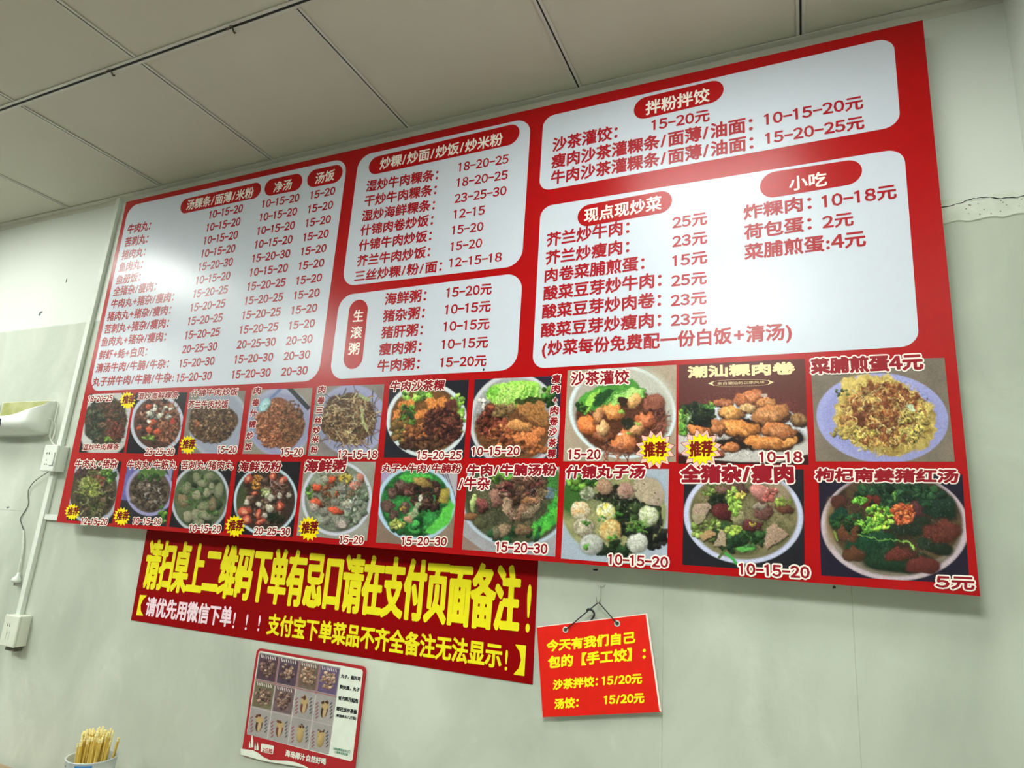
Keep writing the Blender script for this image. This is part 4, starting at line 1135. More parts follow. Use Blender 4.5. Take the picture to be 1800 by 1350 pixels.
def u9(p):
    p.fill((44, 42, 50), (36, 34, 42)); p.bowl(1307, 907, 105, 84, (188, 190, 220), (140, 132, 96), .09, 4); p.ell(1307, 903, 94, 73, (96, 94, 58), 4, .05, tex=.2, c2=(132, 120, 84), tsc=14)
    p.ell(1360, 865, 30, 20, (150, 130, 104), 20, .4); p.scatter(1300, 945, 54, 24, 70, [(44, 74, 40), (60, 100, 50), (30, 56, 34)], (5, 10)); p.scatter(1262, 880, 18, 22, 40, [(46, 60, 36), (36, 48, 30)], (5, 9))
    p.scatter(1240, 930, 26, 18, 36, [(124, 150, 60), (100, 120, 50), (150, 170, 80)], (3, 7)); p.scatter(1250, 862, 16, 10, 20, [(110, 130, 60), (90, 100, 50)], (3, 7))
    for x, y, rx, ry, a, c in ((1296, 862, 20, 14, 20, (100, 66, 60)), (1340, 868, 22, 14, 30, (176, 112, 104)), (1352, 876, 10, 8, 0, (196, 104, 94)), (1340, 900, 17, 16, 10, (120, 78, 70)), (1378, 894, 20, 9, 10, (110, 66, 46)), (1272, 900, 22, 16, 10, (96, 38, 40)), (1314, 924, 26, 10, 5, (104, 50, 52)), (1297, 910, 12, 16, -20, (150, 140, 100)), (1335, 890, 16, 6, -10, (150, 136, 120)), (1268, 860, 12, 8, 0, (130, 96, 80))):
        p.ell(x, y, rx, ry, c, a, .15, .2, shade=.6, tex=.35, tsc=4, dark=.45)
    for q, c in (([(1220, 886), (1246, 883), (1250, 895), (1232, 912), (1216, 905)], (170, 144, 124)), ([(1350, 930), (1362, 917), (1386, 940), (1348, 966), (1342, 948)], (168, 138, 116)), ([(1254, 960), (1264, 932), (1274, 936), (1278, 960)], (172, 150, 124)), ([(1228, 940), (1248, 930), (1258, 940), (1236, 952)], (176, 140, 96)), ([(1216, 905), (1240, 902), (1236, 918), (1222, 922)], (160, 146, 116))):
        P_ = np.array(q); p.poly([(x + 1.5, y + 2) for x, y in q], (40, 40, 24), 2); p.poly(q, c, 1.5, .1, 4, shade=.25, wob=1)
    p.scatter(1290, 880, 12, 24, 50, [(150, 190, 60), (120, 160, 50), (176, 206, 90)], (2, 6)); p.scatter(1288, 932, 16, 6, 30, [(160, 190, 60), (180, 200, 80)], (2, 5)); p.scatter(1303, 870, 9, 5, 16, [(214, 190, 70), (226, 206, 90)], (2, 4)); p.scatter(1325, 922, 6, 3, 8, [(200, 180, 60)], (1.5, 3))
    p.scatter(1375, 882, 14, 5, 20, [(130, 150, 50), (150, 170, 60)], (2, 5)); p.ell(1310, 965, 18, 4, (90, 170, 70), -5, .2, .3, shade=.3); p.stroke([(1275, 972), (1288, 982), (1294, 990)], 5, (60, 170, 70)); p.stroke([(1264, 980), (1274, 968)], 5, (90, 110, 50)); p.scatter(1356, 866, 12, 8, 14, [(206, 130, 120), (180, 90, 84)], (2, 5))
    for x, y in ((1265, 948), (1244, 893), (1362, 950)): p.ell(x, y, 1.4, 1.2, (50, 40, 34))
def u10(p):
    p.fill((44, 36, 60), (36, 30, 50)); p.bowl(1573, 925, 130, 96, (190, 170, 180), (150, 136, 120), .08, 3); p.ell(1573, 915, 119, 84, (64, 48, 36), 3, .06, tex=.2, c2=(96, 76, 52), tsc=18)
    p.ell(1460, 920, 10, 44, (150, 120, 80), 0, .5, alpha=.6)
    for x, y, rx, ry, a, c in ((1595, 870, 80, 22, 4, (38, 66, 46)), (1650, 890, 34, 22, 20, (34, 60, 44)), (1475, 910, 16, 22, 10, (26, 66, 50)), (1530, 955, 44, 26, 0, (28, 70, 46)), (1580, 985, 70, 20, 5, (34, 60, 40)), (1600, 925, 40, 22, 0, (40, 54, 40)), (1640, 960, 34, 14, 20, (40, 54, 38)),
                                 (1530, 880, 18, 10, 0, (110, 44, 36)), (1580, 975, 28, 12, 0, (104, 48, 38)), (1655, 935, 36, 20, 0, (104, 50, 40)), (1622, 995, 30, 14, 5, (104, 46, 40)), (1490, 935, 20, 20, 0, (110, 66, 44)), (1500, 975, 20, 14, 0, (96, 60, 40)), (1606, 898, 22, 14, 0, (92, 50, 54)), (1475, 882, 16, 12, 0, (90, 50, 40))):
        p.ell(x, y, rx, ry, c, a, .2, .25, shade=.35, tex=.3, tsc=6, dark=.2)
    p.scatter(1580, 870, 80, 20, 60, [(34, 70, 44), (50, 90, 54), (26, 50, 36)], (4, 9)); p.scatter(1500, 920, 40, 16, 40, [(40, 80, 40), (34, 60, 40)], (3, 7)); p.scatter(1510, 880, 14, 5, 16, [(110, 180, 50)], (2, 4))
    p.scatter(1545, 910, 24, 24, 120, [(150, 206, 40), (110, 180, 40), (180, 226, 60), (60, 130, 40)], (2, 4.5), dark=.5); p.scatter(1520, 925, 20, 12, 50, [(130, 196, 50), (90, 150, 50)], (2, 4)); p.scatter(1590, 905, 22, 17, 110, [(206, 96, 44), (176, 70, 36), (226, 126, 60)], (2, 4.5), dark=.45)
    p.stroke([(1508, 940), (1548, 948), (1590, 952)], 1.6, (120, 176, 70)); p.stroke([(1586, 952), (1604, 962)], 3, (150, 196, 80)); p.stroke([(1466, 935), (1472, 950)], 2.5, (130, 160, 60)); p.stroke([(1572, 862), (1573, 876)], 2.5, (110, 160, 60))


PH = [([(157, 692.8), (234.5, 690), (217.2, 796.1), (138.4, 795.5)], t1), ([(238.6, 690.7), (329.3, 689.7), (311.6, 799), (221.4, 796.6)], t2),
      ([(333.4, 688.7), (432, 686.6), (417.4, 797), (319, 797)], t3), ([(443, 685), (549.4, 681.8), (537.5, 799), (426, 797.8)], t4),
      ([(557, 679.5), (675.8, 675.4), (662.7, 804.7), (541, 801.3)], t5), ([(685.5, 671.7), (824, 667.6), (815.3, 804.9), (674.2, 804.5)], t6),
      ([(834.7, 667), (987.2, 660.4), (981.1, 805.8), (824.3, 805.3)], t7), ([(998, 651.3), (1189.3, 641.1), (1188, 812), (990, 810.7)], t8),
      ([(1193.3, 641.5), (1414.7, 630.4), (1421.4, 817), (1191.8, 814.8)], t9), ([(1425, 635), (1660, 629), (1678.3, 811.7), (1434, 811)], t10),
      ([(134.2, 809), (213.7, 811), (196.5, 920), (117, 914)], u1), ([(224.5, 813), (307, 813), (291.9, 925.6), (205.8, 920)], u2),
      ([(315.8, 813), (408.7, 815), (392.5, 934.5), (297, 926)], u3), ([(417, 812), (528.8, 811.6), (514.5, 943.7), (402, 938)], u4),
      ([(535.2, 811.6), (660.8, 811.6), (645, 951), (521.4, 941.4)], u5), ([(671.3, 821.7), (805.4, 820.8), (795, 962.8), (661, 953.4)], u6),
      ([(822, 821.7), (983.4, 820.8), (975.8, 978.5), (812, 965.8)], u7), ([(994, 824), (1175.9, 824.4), (1172.3, 996.7), (986, 981.6)], u8),
      ([(1202.5, 825), (1412.7, 825), (1414.6, 1007), (1199.3, 992.8)], u9), ([(1438.3, 830), (1691.7, 834), (1704, 1026.7), (1443.3, 1011.7)], u10)]
CRAG = {0: (186, 742, 40, 50, 2.0, 5, .8), 1: (277, 742, 42, 46, 1.5, 5, .6), 2: (374, 742, 46, 42, 1.8, 4, .8), 3: (490, 745, 46, 48, 1.8, 4, .7), 4: (613, 738, 54, 50, 1.4, 5, .7),
        5: (750, 738, 66, 59, 3.2, 8, .75), 6: (903, 738, 74, 76, 3.4, 9, .75), 7: (1092, 732, 84, 66, 3.6, 9, .45), 8: (1306, 745, 125, 66, 2.8, 9, .6), 9: (1556, 732, 92, 74, 4.5, 9, .7),
        10: (166, 862, 40, 54, 2.2, 6, .8), 11: (263, 863, 37, 39, 2.2, 6, .8), 12: (352, 876, 46, 54, 1.2, 7, .35), 13: (467, 880, 50, 54, 1.8, 6, .6), 14: (592, 874, 54, 58, 2.2, 7, .65),
        15: (731, 880, 62, 56, 3.0, 8, .65), 16: (905, 875, 88, 74, 4.2, 9, .75), 17: (1082, 902, 92, 78, 1.8, 9, .45), 18: (1307, 903, 94, 74, 3.0, 9, .55), 19: (1573, 915, 116, 82, 4.5, 12, .55)}
PP = []
for i, (c, fn) in enumerate(PH):
    pic = Picture(c, -BD - 0.0004, 1.15, 11 + i)
    fn(pic)
    if i in CRAG:
        pic.craggy(*CRAG[i])
    PP.append(to_board(pic.build('food_photo', board)))
FLAB = {0: 'photo of stir-fried beef and greens noodles', 1: 'photo of seafood noodles in a white bowl', 2: 'photo of brown fried rice', 3: 'photo of orange fried rice with a spoon',
        4: 'photo of stir-fried rice vermicelli', 5: 'photo of beef satay noodles with tofu', 6: 'photo of satay noodles with lettuce', 7: 'photo of satay dumplings with green vegetables',
        8: 'photo of fried meat rolls on a white plate', 9: 'photo of a radish omelette on a pale blue plate', 10: 'photo of beef ball and offal soup', 11: 'photo of beef ball soup in a lilac bowl',
        12: 'photo of green ball soup', 13: 'photo of seafood soup noodles', 14: 'photo of seafood congee', 15: 'photo of beef balls and brisket noodles', 16: 'photo of beef brisket soup noodles',
        17: 'photo of mixed ball soup', 18: 'photo of pork offal soup', 19: 'photo of pig blood soup with herbs'}
for i, o in enumerate(PP): o['label'] = FLAB[i]


def star(cx, cy, r, i, big=False, asp=1.12):
    Y = -BD - 0.0011
    def ring(rad, n, inner, rot, Y):
        out = []
        for k in range(2 * n):
            q = rad if k % 2 == 0 else rad * inner
            a = math.pi * k / n + rot
            out.append(unp(cx + q * math.cos(a), cy + q * asp * math.sin(a) * (0.88 if big else 1), Y))
        return out
    def poly(pts, name, m, par):
        c = sum(pts) / len(pts); n = len(pts)
        o = MB().add(list(pts) + [c], [(k, (k + 1) % n, n) for k in range(n)]).build(name, m, par)
        return kid(o, PP[i])
    if big:
        poly(ring(r * 1.32, 12, 0.70, .3, Y + 0.0003), 'recommended_star_outline', M['brownred'], None)
        poly(ring(r * 1.25, 12, 0.72, .3, Y + 0.0002), 'recommended_star_rim', M['pinkwhite'], None)
        poly(ring(r * 1.04, 15, 0.74, 0, Y + 0.0001), 'recommended_star_outline', M['brownred'], None)
    poly(ring(r, 15, 0.74, 0, Y), 'recommended_star', M['yellow'], None)
    for o in text('推荐', (cx - r * .68, cy + r * .42), (cx + r * .68, cy + r * .38), r * .86 if big else r * .98, -BD, [M['brownred']], None, name='star_lettering', bold=0.05, layer=0.0014):
        kid(o, PP[i])


for cx, cy, r, i, b in ((224.5, 703.6, 14.5, 0, 0), (330.7, 782, 15.5, 2, 0), (1151.5, 790.5, 28, 7, 1), (1232.6, 789.6, 29, 8, 1), (127, 900, 13.5, 10, 0),
                        (214.1, 908, 15, 11, 0), (413.3, 925, 18, 13, 0), (543.2, 929, 20, 14, 0)):
    star(cx, cy, r, i, bool(b))


def cap(i, s, bl, br, h, halo=0.09, bold=0.035, slant=0.0, m='maroon'):
    if s[0].isdigit() and '元' not in s:
        bold = 0.05; halo = 0.15; s = s.replace('-', '–')
    for o in text(s, bl, br, h, -BD, [M[m], M['halo']], PP[i], name='caption', bold=bold, halo=halo, slant=slant, layer=0.0016):
        kid(o, PP[i])


for a in [(0, '18-20-25', (154, 706.5), (196.5, 705), 10), (0, '湿炒牛肉粿条', (144, 791.5), (208, 790.5), 10.5, .1, .03, .1),
          (1, '湿炒海鲜粿条', (241, 702), (312.5, 700.3), 11, .09, .03, .1), (1, '23-25-30', (254.5, 799.3), (305, 800), 11),
          (2, '什锦牛肉炒饭', (335, 696.5), (417, 694.5), 11, .1, .04, .1), (2, '芥兰牛肉炒饭', (330, 717), (400, 717), 13), (2, '15-20', (382, 795.5), (415, 796.3), 11.5),
          (3, '15-20', (493.5, 800.5), (531.5, 801), 12.5), (4, '12-15-18', (594, 804.5), (662, 805.5), 13),
          (5, '牛肉沙茶粿', (685, 688), (780, 685.5), 17, .08, .04, .1), (5, '15-20-25', (733, 806.7), (810.5, 807), 13.5),
          (6, '10-15-20', (829.5, 800.6), (912.5, 800), 14.5),
          (7, '沙茶灌饺', (1004, 677), (1105, 674), 22.5), (7, '15-20', (999, 807), (1055, 807), 16.5),
          (8, '10-18', (1335.5, 812.5), (1410, 812.5), 18), (9, '菜脯煎蛋4元', (1427, 656.5), (1622, 648.5), 25, .09, .06),
          (10, '牛肉丸+猪杂', (131, 822.5), (205, 823), 14.5), (10, '12-15-20', (142, 921), (188, 923), 11),
          (11, '牛肉丸/牛筋丸', (222.5, 824), (309, 824.6), 14.5), (11, '10-15-20', (232.5, 920.6), (282.5, 922.4), 11),
          (12, '苦刺丸/猪肉丸', (317.5, 824.6), (409, 825.5), 14.5), (12, '10-15-20', (332, 934), (387, 936), 12),
          (13, '海鲜汤粉', (418.5, 828.5), (492.5, 829), 16.5, .08, .05, .1), (13, '20-25-30', (446, 939), (509, 941), 12.5),
          (14, '海鲜粥', (534.5, 830), (605.5, 828.5), 20, .08, .06, .1), (14, '15-20', (596.5, 954.5), (638, 956), 13),
          (15, '丸子+牛肉/牛腩粉', (670.5, 830), (809.5, 831), 14, .09, .045, .1), (15, '15-20-30', (705.5, 957.8), (784.5, 959), 14),
          (16, '牛肉/牛腩汤粉', (821, 835.5), (977.5, 835.5), 18, .09, .06), (16, '/牛杂', (806, 861), (860, 860.5), 22), (16, '15-20-30', (871.5, 969), (961.5, 973.5), 16.5),
          (17, '什锦丸子汤', (994, 840), (1132, 840), 20.5, .09, .06, .12), (17, '10-15-20', (1069.5, 991.5), (1174, 997.5), 17.5),
          (18, '全猪杂/瘦肉', (1198, 847), (1394, 847.5), 28, .08, .07), (18, '10-15-20', (1299.5, 1009), (1423, 1016.5), 19),
          (19, '枸杞南姜猪红汤', (1433.5, 845), (1683, 848), 20.5, .1, .06, .1), (19, '5元', (1645.5, 1033), (1712, 1036.5), 22, .12, .05, .1)]:
    cap(*a)
for i, s, pts, sz in ((3, '肉卷什锦炒饭', [(451.3, 687), (448.4, 707.7), (444.5, 726), (442.2, 746), (438.1, 765.6), (435.3, 785.2)], 12),
                      (4, '肉卷三丝炒米粉', [(565, 684.7), (563.3, 704), (560.5, 720.9), (558.5, 738.7), (555.4, 756), (553, 772.6), (551.3, 791)], 12),
                      (6, '瘦肉+肉卷沙茶粿', [(977.3, 666), (976.2, 683.5), (975.4, 703.5), (974, 721.3), (972.8, 740.2), (971.2, 758.6), (970.5, 778.4), (969.3, 797.3)], 14)):
    for ch, (x, y) in zip(s, pts):
        z = sz * (0.6 if ch == '+' else 1)
        cap(i, ch, (x - z / 2, y + z / 2), (x + z / 2, y + z / 2 - .3), z, .09, .05, .05)


def plain(i, s, bl, br, h, m, bold, nm='caption'):
    for o in text(s, bl, br, h, -BD, [M[m]], None, name=nm, bold=bold, layer=0.0012): kid(o, PP[i])


plain(8, '潮汕粿肉卷', (1210, 663.5), (1396.5, 656.5), 18.5, 'goldcream', .07)
plain(8, '来自潮汕的正宗风味', (1261, 676.8), (1344, 674), 5, 'goldcream', .0)
ov = []
for k in range(41):
    a = 2 * math.pi * k / 40
    sx = math.copysign(abs(math.cos(a)) ** .6, math.cos(a)); sy = math.copysign(abs(math.sin(a)) ** .8, math.sin(a))
    ov.append(unp(1302.5 + 51 * sx, 673 - .9 * sx + 5.7 * sy, -BD - 0.0009))
kid(MB().tube(ov, 0.0004, 4, cap=False).build('caption_oval', M['goldcream'], None), PP[8])
for sx in (-1, 1):
    kid(MB().add([unp(1302.5 + sx * q[0], 673 - sx * 1 + q[1], -BD - .0009) for q in ((47, -4.5), (58, 0), (47, 4.5), (50, 0))], [(0, 1, 2, 3)]).build('caption_spike', M['goldcream'], None), PP[8])

# ================================================================== PAPER BANNER UNDER THE BOARD
ban = empty('paper_banner', (1.6, 0, 1.2))
tag(ban, 'dark red paper banner with yellow characters pasted under the menu board', 'banner')
by = -0.002
c0 = unp(230, 1090, by); c1 = unp(936, 1203.5, by); tl = unp(258, 934, by); tr = unp(945.7, 985.8, by)
ztop = 1.355
tl2 = c0 + (tl - c0) * (ztop - c0[2]) / (tl[2] - c0[2]); tr2 = c1 + (tr - c1) * (ztop - c1[2]) / (tr[2] - c1[2])
F = [tl2, tr2, c1, c0]
mb = MB(); mb.add(F + [p + np.array([0, 0.0018, 0]) for p in F], [(3, 2, 1, 0), (0, 1, 5, 4), (1, 2, 6, 5), (2, 3, 7, 6), (3, 0, 4, 7)])
sh = mb.build('banner_sheet', M['banner'], ban); sh.location = -Vector(ban.location)


def bt(s, bl, br, h, m, bold, tl_=None):
    for o in text(s, bl, br, h, by, [M[m]], None, name='banner_line', bold=bold, layer=0.0006): kid(o, sh)


bt('请扫桌上二维码下单有忌口请在支付页面备注', (249.6, 1031.5), (909, 1109), 82, 'banneryellow', .032)
bt('!', (924, 1111), (930, 1111.5), 84, 'banneryellow', .01)
bt('【', (240, 1080), (251, 1081), 34, 'banneryellow', .02)
bt('请优先用微信下单', (254.5, 1081), (404, 1101.5), 32, 'bannerwhite', .035)
for x, y in ((408, 1104), (430, 1107), (452, 1109)): bt('!', (x, y), (x + 3, y + .4), 28, 'bannerwhite', .01)
bt('支付宝下单菜品不齐全备注无法显示', (468.8, 1113.5), (880, 1174), 35, 'banneryellow', .035)
bt('!', (887, 1178), (891, 1178.6), 36, 'banneryellow', .01)
bt('】', (904, 1184), (921, 1186.5), 50, 'banneryellow', .02)

# ================================================================== HANGING SIGN
sy = -0.016
sg = empty('hanging_sign', (2.7, 0, 1.15))
tag(sg, 'small bright red sign with yellow characters hanging from a hook by black cord', 'sign')
SGL = Vector(sg.location)


def room(o, par, L):
    o.parent = par; o.location = -L; return o


C = [(943.4, 1101.7), (1137.7, 1078.3), (1162.7, 1251.6), (954, 1260.8)]
Q = quad_pts(C, sy)
# sheet with two eyelet holes, cut as a fan round each hole is overkill: dark washers mark the holes
mb = MB(); mb.add(Q + [p + np.array([0, 0.004, 0]) for p in Q], [(3, 2, 1, 0)], 0)
mb.f += [(0, 1, 5, 4), (1, 2, 6, 5), (2, 3, 7, 6), (3, 0, 4, 7), (4, 5, 6, 7)]; mb.mi += [1] * 5
plate = room(mb.build('sign_plate', [M['signred'], M['signedge']], None), sg, SGL)
cc = sum(Q) / 4
ed = []
for i in range(4):   # white core of the foam sheet showing along the edges
    a, b = Q[i], Q[(i + 1) % 4]; inn = 0.0022 if i != 1 else 0.0035
    ai = a + (cc - a) / np.linalg.norm(cc - a) * inn * 1.4; bi = b + (cc - b) / np.linalg.norm(cc - b) * inn * 1.4
    if i in (0, 1):
        o = MB().add([p - np.array([0, 0.0002, 0]) for p in (a, b, bi, ai)], [(0, 3, 2, 1)]).build('sign_edge', M['signedge'], None); kid(o, plate)
for ex, ey in ((993.9, 1107), (1084.8, 1096)):
    e = unp(ex, ey, sy - 0.001)
    ring = [e + np.array([0.0058 * math.cos(a), 0, 0.0058 * math.sin(a)]) for a in np.linspace(0, 2 * math.pi, 25)]
    kid(MB().tube(ring, 0.0014, 6, cap=False).build('eyelet', M['plastic'], None), plate)
    kid(MB().add([e + np.array([0.0055 * math.cos(a), 0.0002, 0.0055 * math.sin(a)]) for a in np.linspace(0, 2 * math.pi, 17)[:-1]], [tuple(range(16))]).build('eyelet_hole', M['rust'], None), plate)
for s, bl, br, h in (('今天有我们自己', (961, 1145), (1116, 1129.5), 18.5), ('包的【手工饺】：', (963.5, 1174.5), (1134, 1158), 20),
                     ('沙茶拌饺：', (972.3, 1212), (1050, 1205.5), 16.5), ('15/20元', (1058.4, 1205), (1127.8, 1201), 17),
                     ('汤饺：', (975, 1246), (1016, 1243), 17), ('15/20元', (1061.9, 1238.5), (1131.7, 1235), 17)):
    for o in text(s, bl, br, h, sy, [M['signyellow']], None, name='sign_line', bold=.055, layer=0.0006): kid(o, plate)
hk = unp(1052, 1060, -0.022)
e1 = unp(993.9, 1107, sy - 0.003); e2 = unp(1084.8, 1096, sy - 0.003); kn = unp(1034, 1073.5, -0.022)
mb = MB()
mb.tube([e1 + np.array([0, .004, 0]), e1, kn, hk + np.array([-.002, 0, .0]), hk + np.array([.002, 0, .0]), e2, e2 + np.array([0, .004, 0])], 0.0014, 6)
room(mb.build('hanging_cord', M['twine'], None, smooth=True), sg, SGL)
mb = MB(); mb.tube(spline([kn + np.array([-.003, -.002, 0]), kn + np.array([.002, -.003, .004]), unp(1042, 1074, -.02), unp(1044.5, 1081, -.018), unp(1040, 1089, -.012), unp(1036, 1095, -.011)], 6),
                   0.0026, 6)
room(mb.build('cord_tail', M['twine'], None, smooth=True), sg, SGL)

# wire hook fixed to the wall, the cord hangs on it
h0 = unp(1055.5, 1032, -0.003); h1 = unp(1055, 1050, -0.008)
mb = MB()
mb.tube(spline([h0 + np.array([0, .003, 0]), h0, h1, unp(1053.5, 1059, -.016), unp(1051.2, 1060.5, -.024), unp(1048.6, 1055, -.029), unp(1047.5, 1048.5, -.031)], 6), 0.0012, 6)
mb.tube(spline([unp(1049, 1024, -.003), unp(1052, 1030, -.004), unp(1056, 1032.5, -.004), unp(1062, 1030, -.004), unp(1064, 1027, -.003)], 5), 0.0009, 5)
tag(mb.build('wall_hook', M['steel'], smooth=True), 'thin bent wire hook on the wall above the small red sign', 'hook')

# ================================================================== SMALL POSTER
py_ = -0.006
po = empty('small_poster', (1.35, 0, 0.9))
tag(po, 'small worn poster of meatball and drink pictures in a red border, below the banner', 'poster')
POL = Vector(po.location)
C = [(452, 1139), (643.5, 1172.5), (621, 1366), (424, 1328)]
fp = lambda x, y: (410 + x / 5.868, 1120 + y / 5.868)
base = room(rquad('poster_sheet', C, 0.014, py_, M['postred'], None, back=0.005), po, POL)
inner = rquad('poster_field', [fp(266, 140), fp(1340, 335), fp(1228, 1285), fp(138, 1000)], 0.008, py_ - .0003, M['paper'], None); kid(inner, base)
pic = Picture([fp(270, 155), fp(1106, 315), fp(985, 1212), fp(140, 1002)], py_ - 0.0006, 0.8, 77)
pic.fill((176, 168, 166), (150, 144, 142))
A = np.array([fp(270, 155), fp(1106, 315), fp(985, 1212), fp(140, 1002)])
def gq(u, v):
    return tuple((A[0] * (1 - u) + A[1] * u) * (1 - v) + (A[3] * (1 - u) + A[2] * u) * v)
R_ = pic.rng
for r in range(3):
    for c in range(4):
        x, y = gq((c + .5) / 4, (r + .52) / 3)
        if r == 0 or (r == 1 and c < 2):
            pic.poly([gq(c / 4 + .01, r / 3 + .015), gq((c + 1) / 4 - .01, r / 3 + .015), gq((c + 1) / 4 - .01, (r + 1) / 3 - .015), gq(c / 4 + .01, (r + 1) / 3 - .015)],
                     [(96, 70, 84), (90, 72, 90), (120, 100, 90), (110, 92, 128), (120, 110, 84), (120, 96, 100)][r * 4 + c], .8, .3)
            pic.scatter(x, y, 12, 15, 60, [(150, 116, 104), (120, 90, 84), (176, 146, 124), (92, 66, 66)] if c < 2 else [(176, 140, 112), (150, 110, 90), (190, 160, 134)], (1.5, 4), shade=.6)
            for k in range(7): pic.stroke([gq((c + .12 + k * .11) / 4, r / 3 + .025 + .006 * (k % 2)), gq((c + .16 + k * .11) / 4, r / 3 + .055)], 1.4, (226, 214, 206))
        else:
            pic.ell(x, y + 2, 6, 13, (120, 60, 46) if (r + c) % 2 else (86, 54, 44), 12, .1); pic.ell(x + .5, y + 4, 3, 11, (196, 166, 122), 12, .2)
            pic.ell(x + 1, y - 7, 7, 6, (190, 160, 106), 0, .2, .2); pic.scatter(x + 1, y - 13, 6, 3, 6, [(110, 66, 40)], (1.5, 2.5))
            if r == 2 and c > 1: pic.ell(x, y + 4, 6.5, 12, (186, 158, 100), 8, .1, .1, shade=.3)
            for sx in (-1, 1):
                for k in range(5): pic.stroke([(x + sx * 12.5 + 1, y - 12 + k * 6), (x + sx * 12.5 - 2, y - 9 + k * 6)], 2, (150, 70, 84) if sx < 0 else (80, 76, 80))
for k in range(1, 4):
    pic.stroke([gq(k / 4, 0), gq(k / 4, .36 if k < 4 else 1)], 1.1, (176, 60, 70)); pic.stroke([gq(k / 4, .36), gq(k / 4, 1)], .8, (214, 208, 200))
pic.stroke([gq(0, .333), gq(1, .333)], 1.1, (176, 60, 70)); pic.stroke([gq(0, .667), gq(1, .667)], .9, (200, 180, 176)); pic.stroke([gq(.5, .333), gq(.5, .667)], .8, (214, 208, 200))
kid(pic.build('poster_pictures', None), base)
def pt(s, bl, br, h, m='black', bold=.06):
    for o in text(s, fp(*bl), fp(*br), h / 5.868, py_, [M[m]], None, name='poster_line', bold=bold, layer=0.0008): kid(o, base)
pt('丸子，酱料可', (1110, 418), (1312, 452), 40); pt('费快递，丸子', (1096, 530), (1300, 563), 40); pt('省内两斤起包', (1082, 645), (1286, 682), 42)
pt('邮还送沙茶酱', (1064, 755), (1272, 795), 42); pt('(单独肉丸几斤起)', (1055, 820), (1266, 855), 30)
pt('扫码加微信送货上门', (1030, 1160), (1204, 1196), 26, 'green', .03); pt('小程序点单优惠', (1045, 1195), (1180, 1226), 26, 'green', .03)
pt('海岛椰汁', (535, 1225), (735, 1275), 66, 'paper', .04); pt('自然好喝', (752, 1278), (950, 1318), 66, 'paper', .04)
tg = rquad('poster_tag', [fp(290, 1095), fp(420, 1122), fp(408, 1210), fp(280, 1180)], .003, py_ - .0004, M['paper'], None); kid(tg, base)
pt('2元起', (300, 1180), (400, 1200), 44, 'postred', .04)
# printed splash of coconut milk and the torn, bare strip along the foot
for x, y, w_, h_ in ((195, 1070, 24, 110), (250, 1130, 24, 60), (170, 1110, 16, 50), (226, 1130, 14, 60)):
    v_ = [unp(*fp(x + w_ * q[0], y + h_ * q[1]), py_ - .0005) for q in ((-.5, .6), (-.45, 0), (0, -.8), (.45, 0), (.5, .6))]
    kid(MB().add(v_, [(0, 1, 2, 3, 4)]).build('poster_splash', M['paper'], None), base)
v_ = []
for x, y0_, y1_ in ((78, 1150, 1212), (140, 1158, 1228), (200, 1165, 1245), (260, 1195, 1262), (310, 1235, 1276), (380, 1268, 1288), (470, 1272, 1302), (560, 1274, 1316), (640, 1290, 1330), (720, 1320, 1344), (780, 1350, 1358)):
    v_ += [unp(*fp(x, y0_), py_ - .0007), unp(*fp(x, y1_), py_ - .0007)]
kid(MB().add(v_, [(2 * k, 2 * k + 1, 2 * k + 3, 2 * k + 2) for k in range(10)]).build('torn_edge', M['paper'], None), base)

# ================================================================== TRUNKING, SOCKETS, CORDS
def trunk_x(z):
    return None


D1 = 0.016
xa_ = unp(153.5, 560, -D1)[0]; xb_ = unp(58.7, 950, -D1)[0]
ta = unp(196, 358, -D1)
zlow = unp(30, 1100, -D1)[2]
tw = 0.024
xt = lambda z: xb_ + (xa_ - xb_) * (z - unp(58.7, 950, -D1)[2]) / (unp(153.5, 560, -D1)[2] - unp(58.7, 950, -D1)[2])
t = empty('cable_trunking', (xt(2), 0, zlow))
tag(t, 'white plastic cable trunking running down the wall left of the menu board', 'trunking')
zs = [zlow, ZC - 0.002]
for nm, yy0, yy1, i0, i1 in (('trunk_base', -0.011, 0, 0, tw), ('trunk_lid', -D1, -0.011, -0.0006, tw + 0.0006)):
    mb = MB(); v_ = []
    for z in zs:
        x = xt(z); v_ += [(x + i0, yy0, z), (x + i1, yy0, z), (x + i1, yy1, z), (x + i0, yy1, z)]
    mb.add(v_, [(0, 1, 5, 4), (1, 2, 6, 5), (2, 3, 7, 6), (3, 0, 4, 7), (0, 3, 2, 1), (4, 5, 6, 7)])
    o = mb.build(nm, M['plastic'], t, bevel=.0008); o.location = -Vector(t.location)
z0 = unp(80, 913.5, -.012)[2]; z1 = unp(80, 903.5, -.012)[2]
t2_ = MB().box((xt(z0) + tw + .001, -.012, z0), (0.70, 0, z1)).build('cable_trunking', M['plastic'], None, bevel=.0015)
tag(t2_, 'short horizontal white trunking leading from the vertical one behind the menu board', 'trunking')


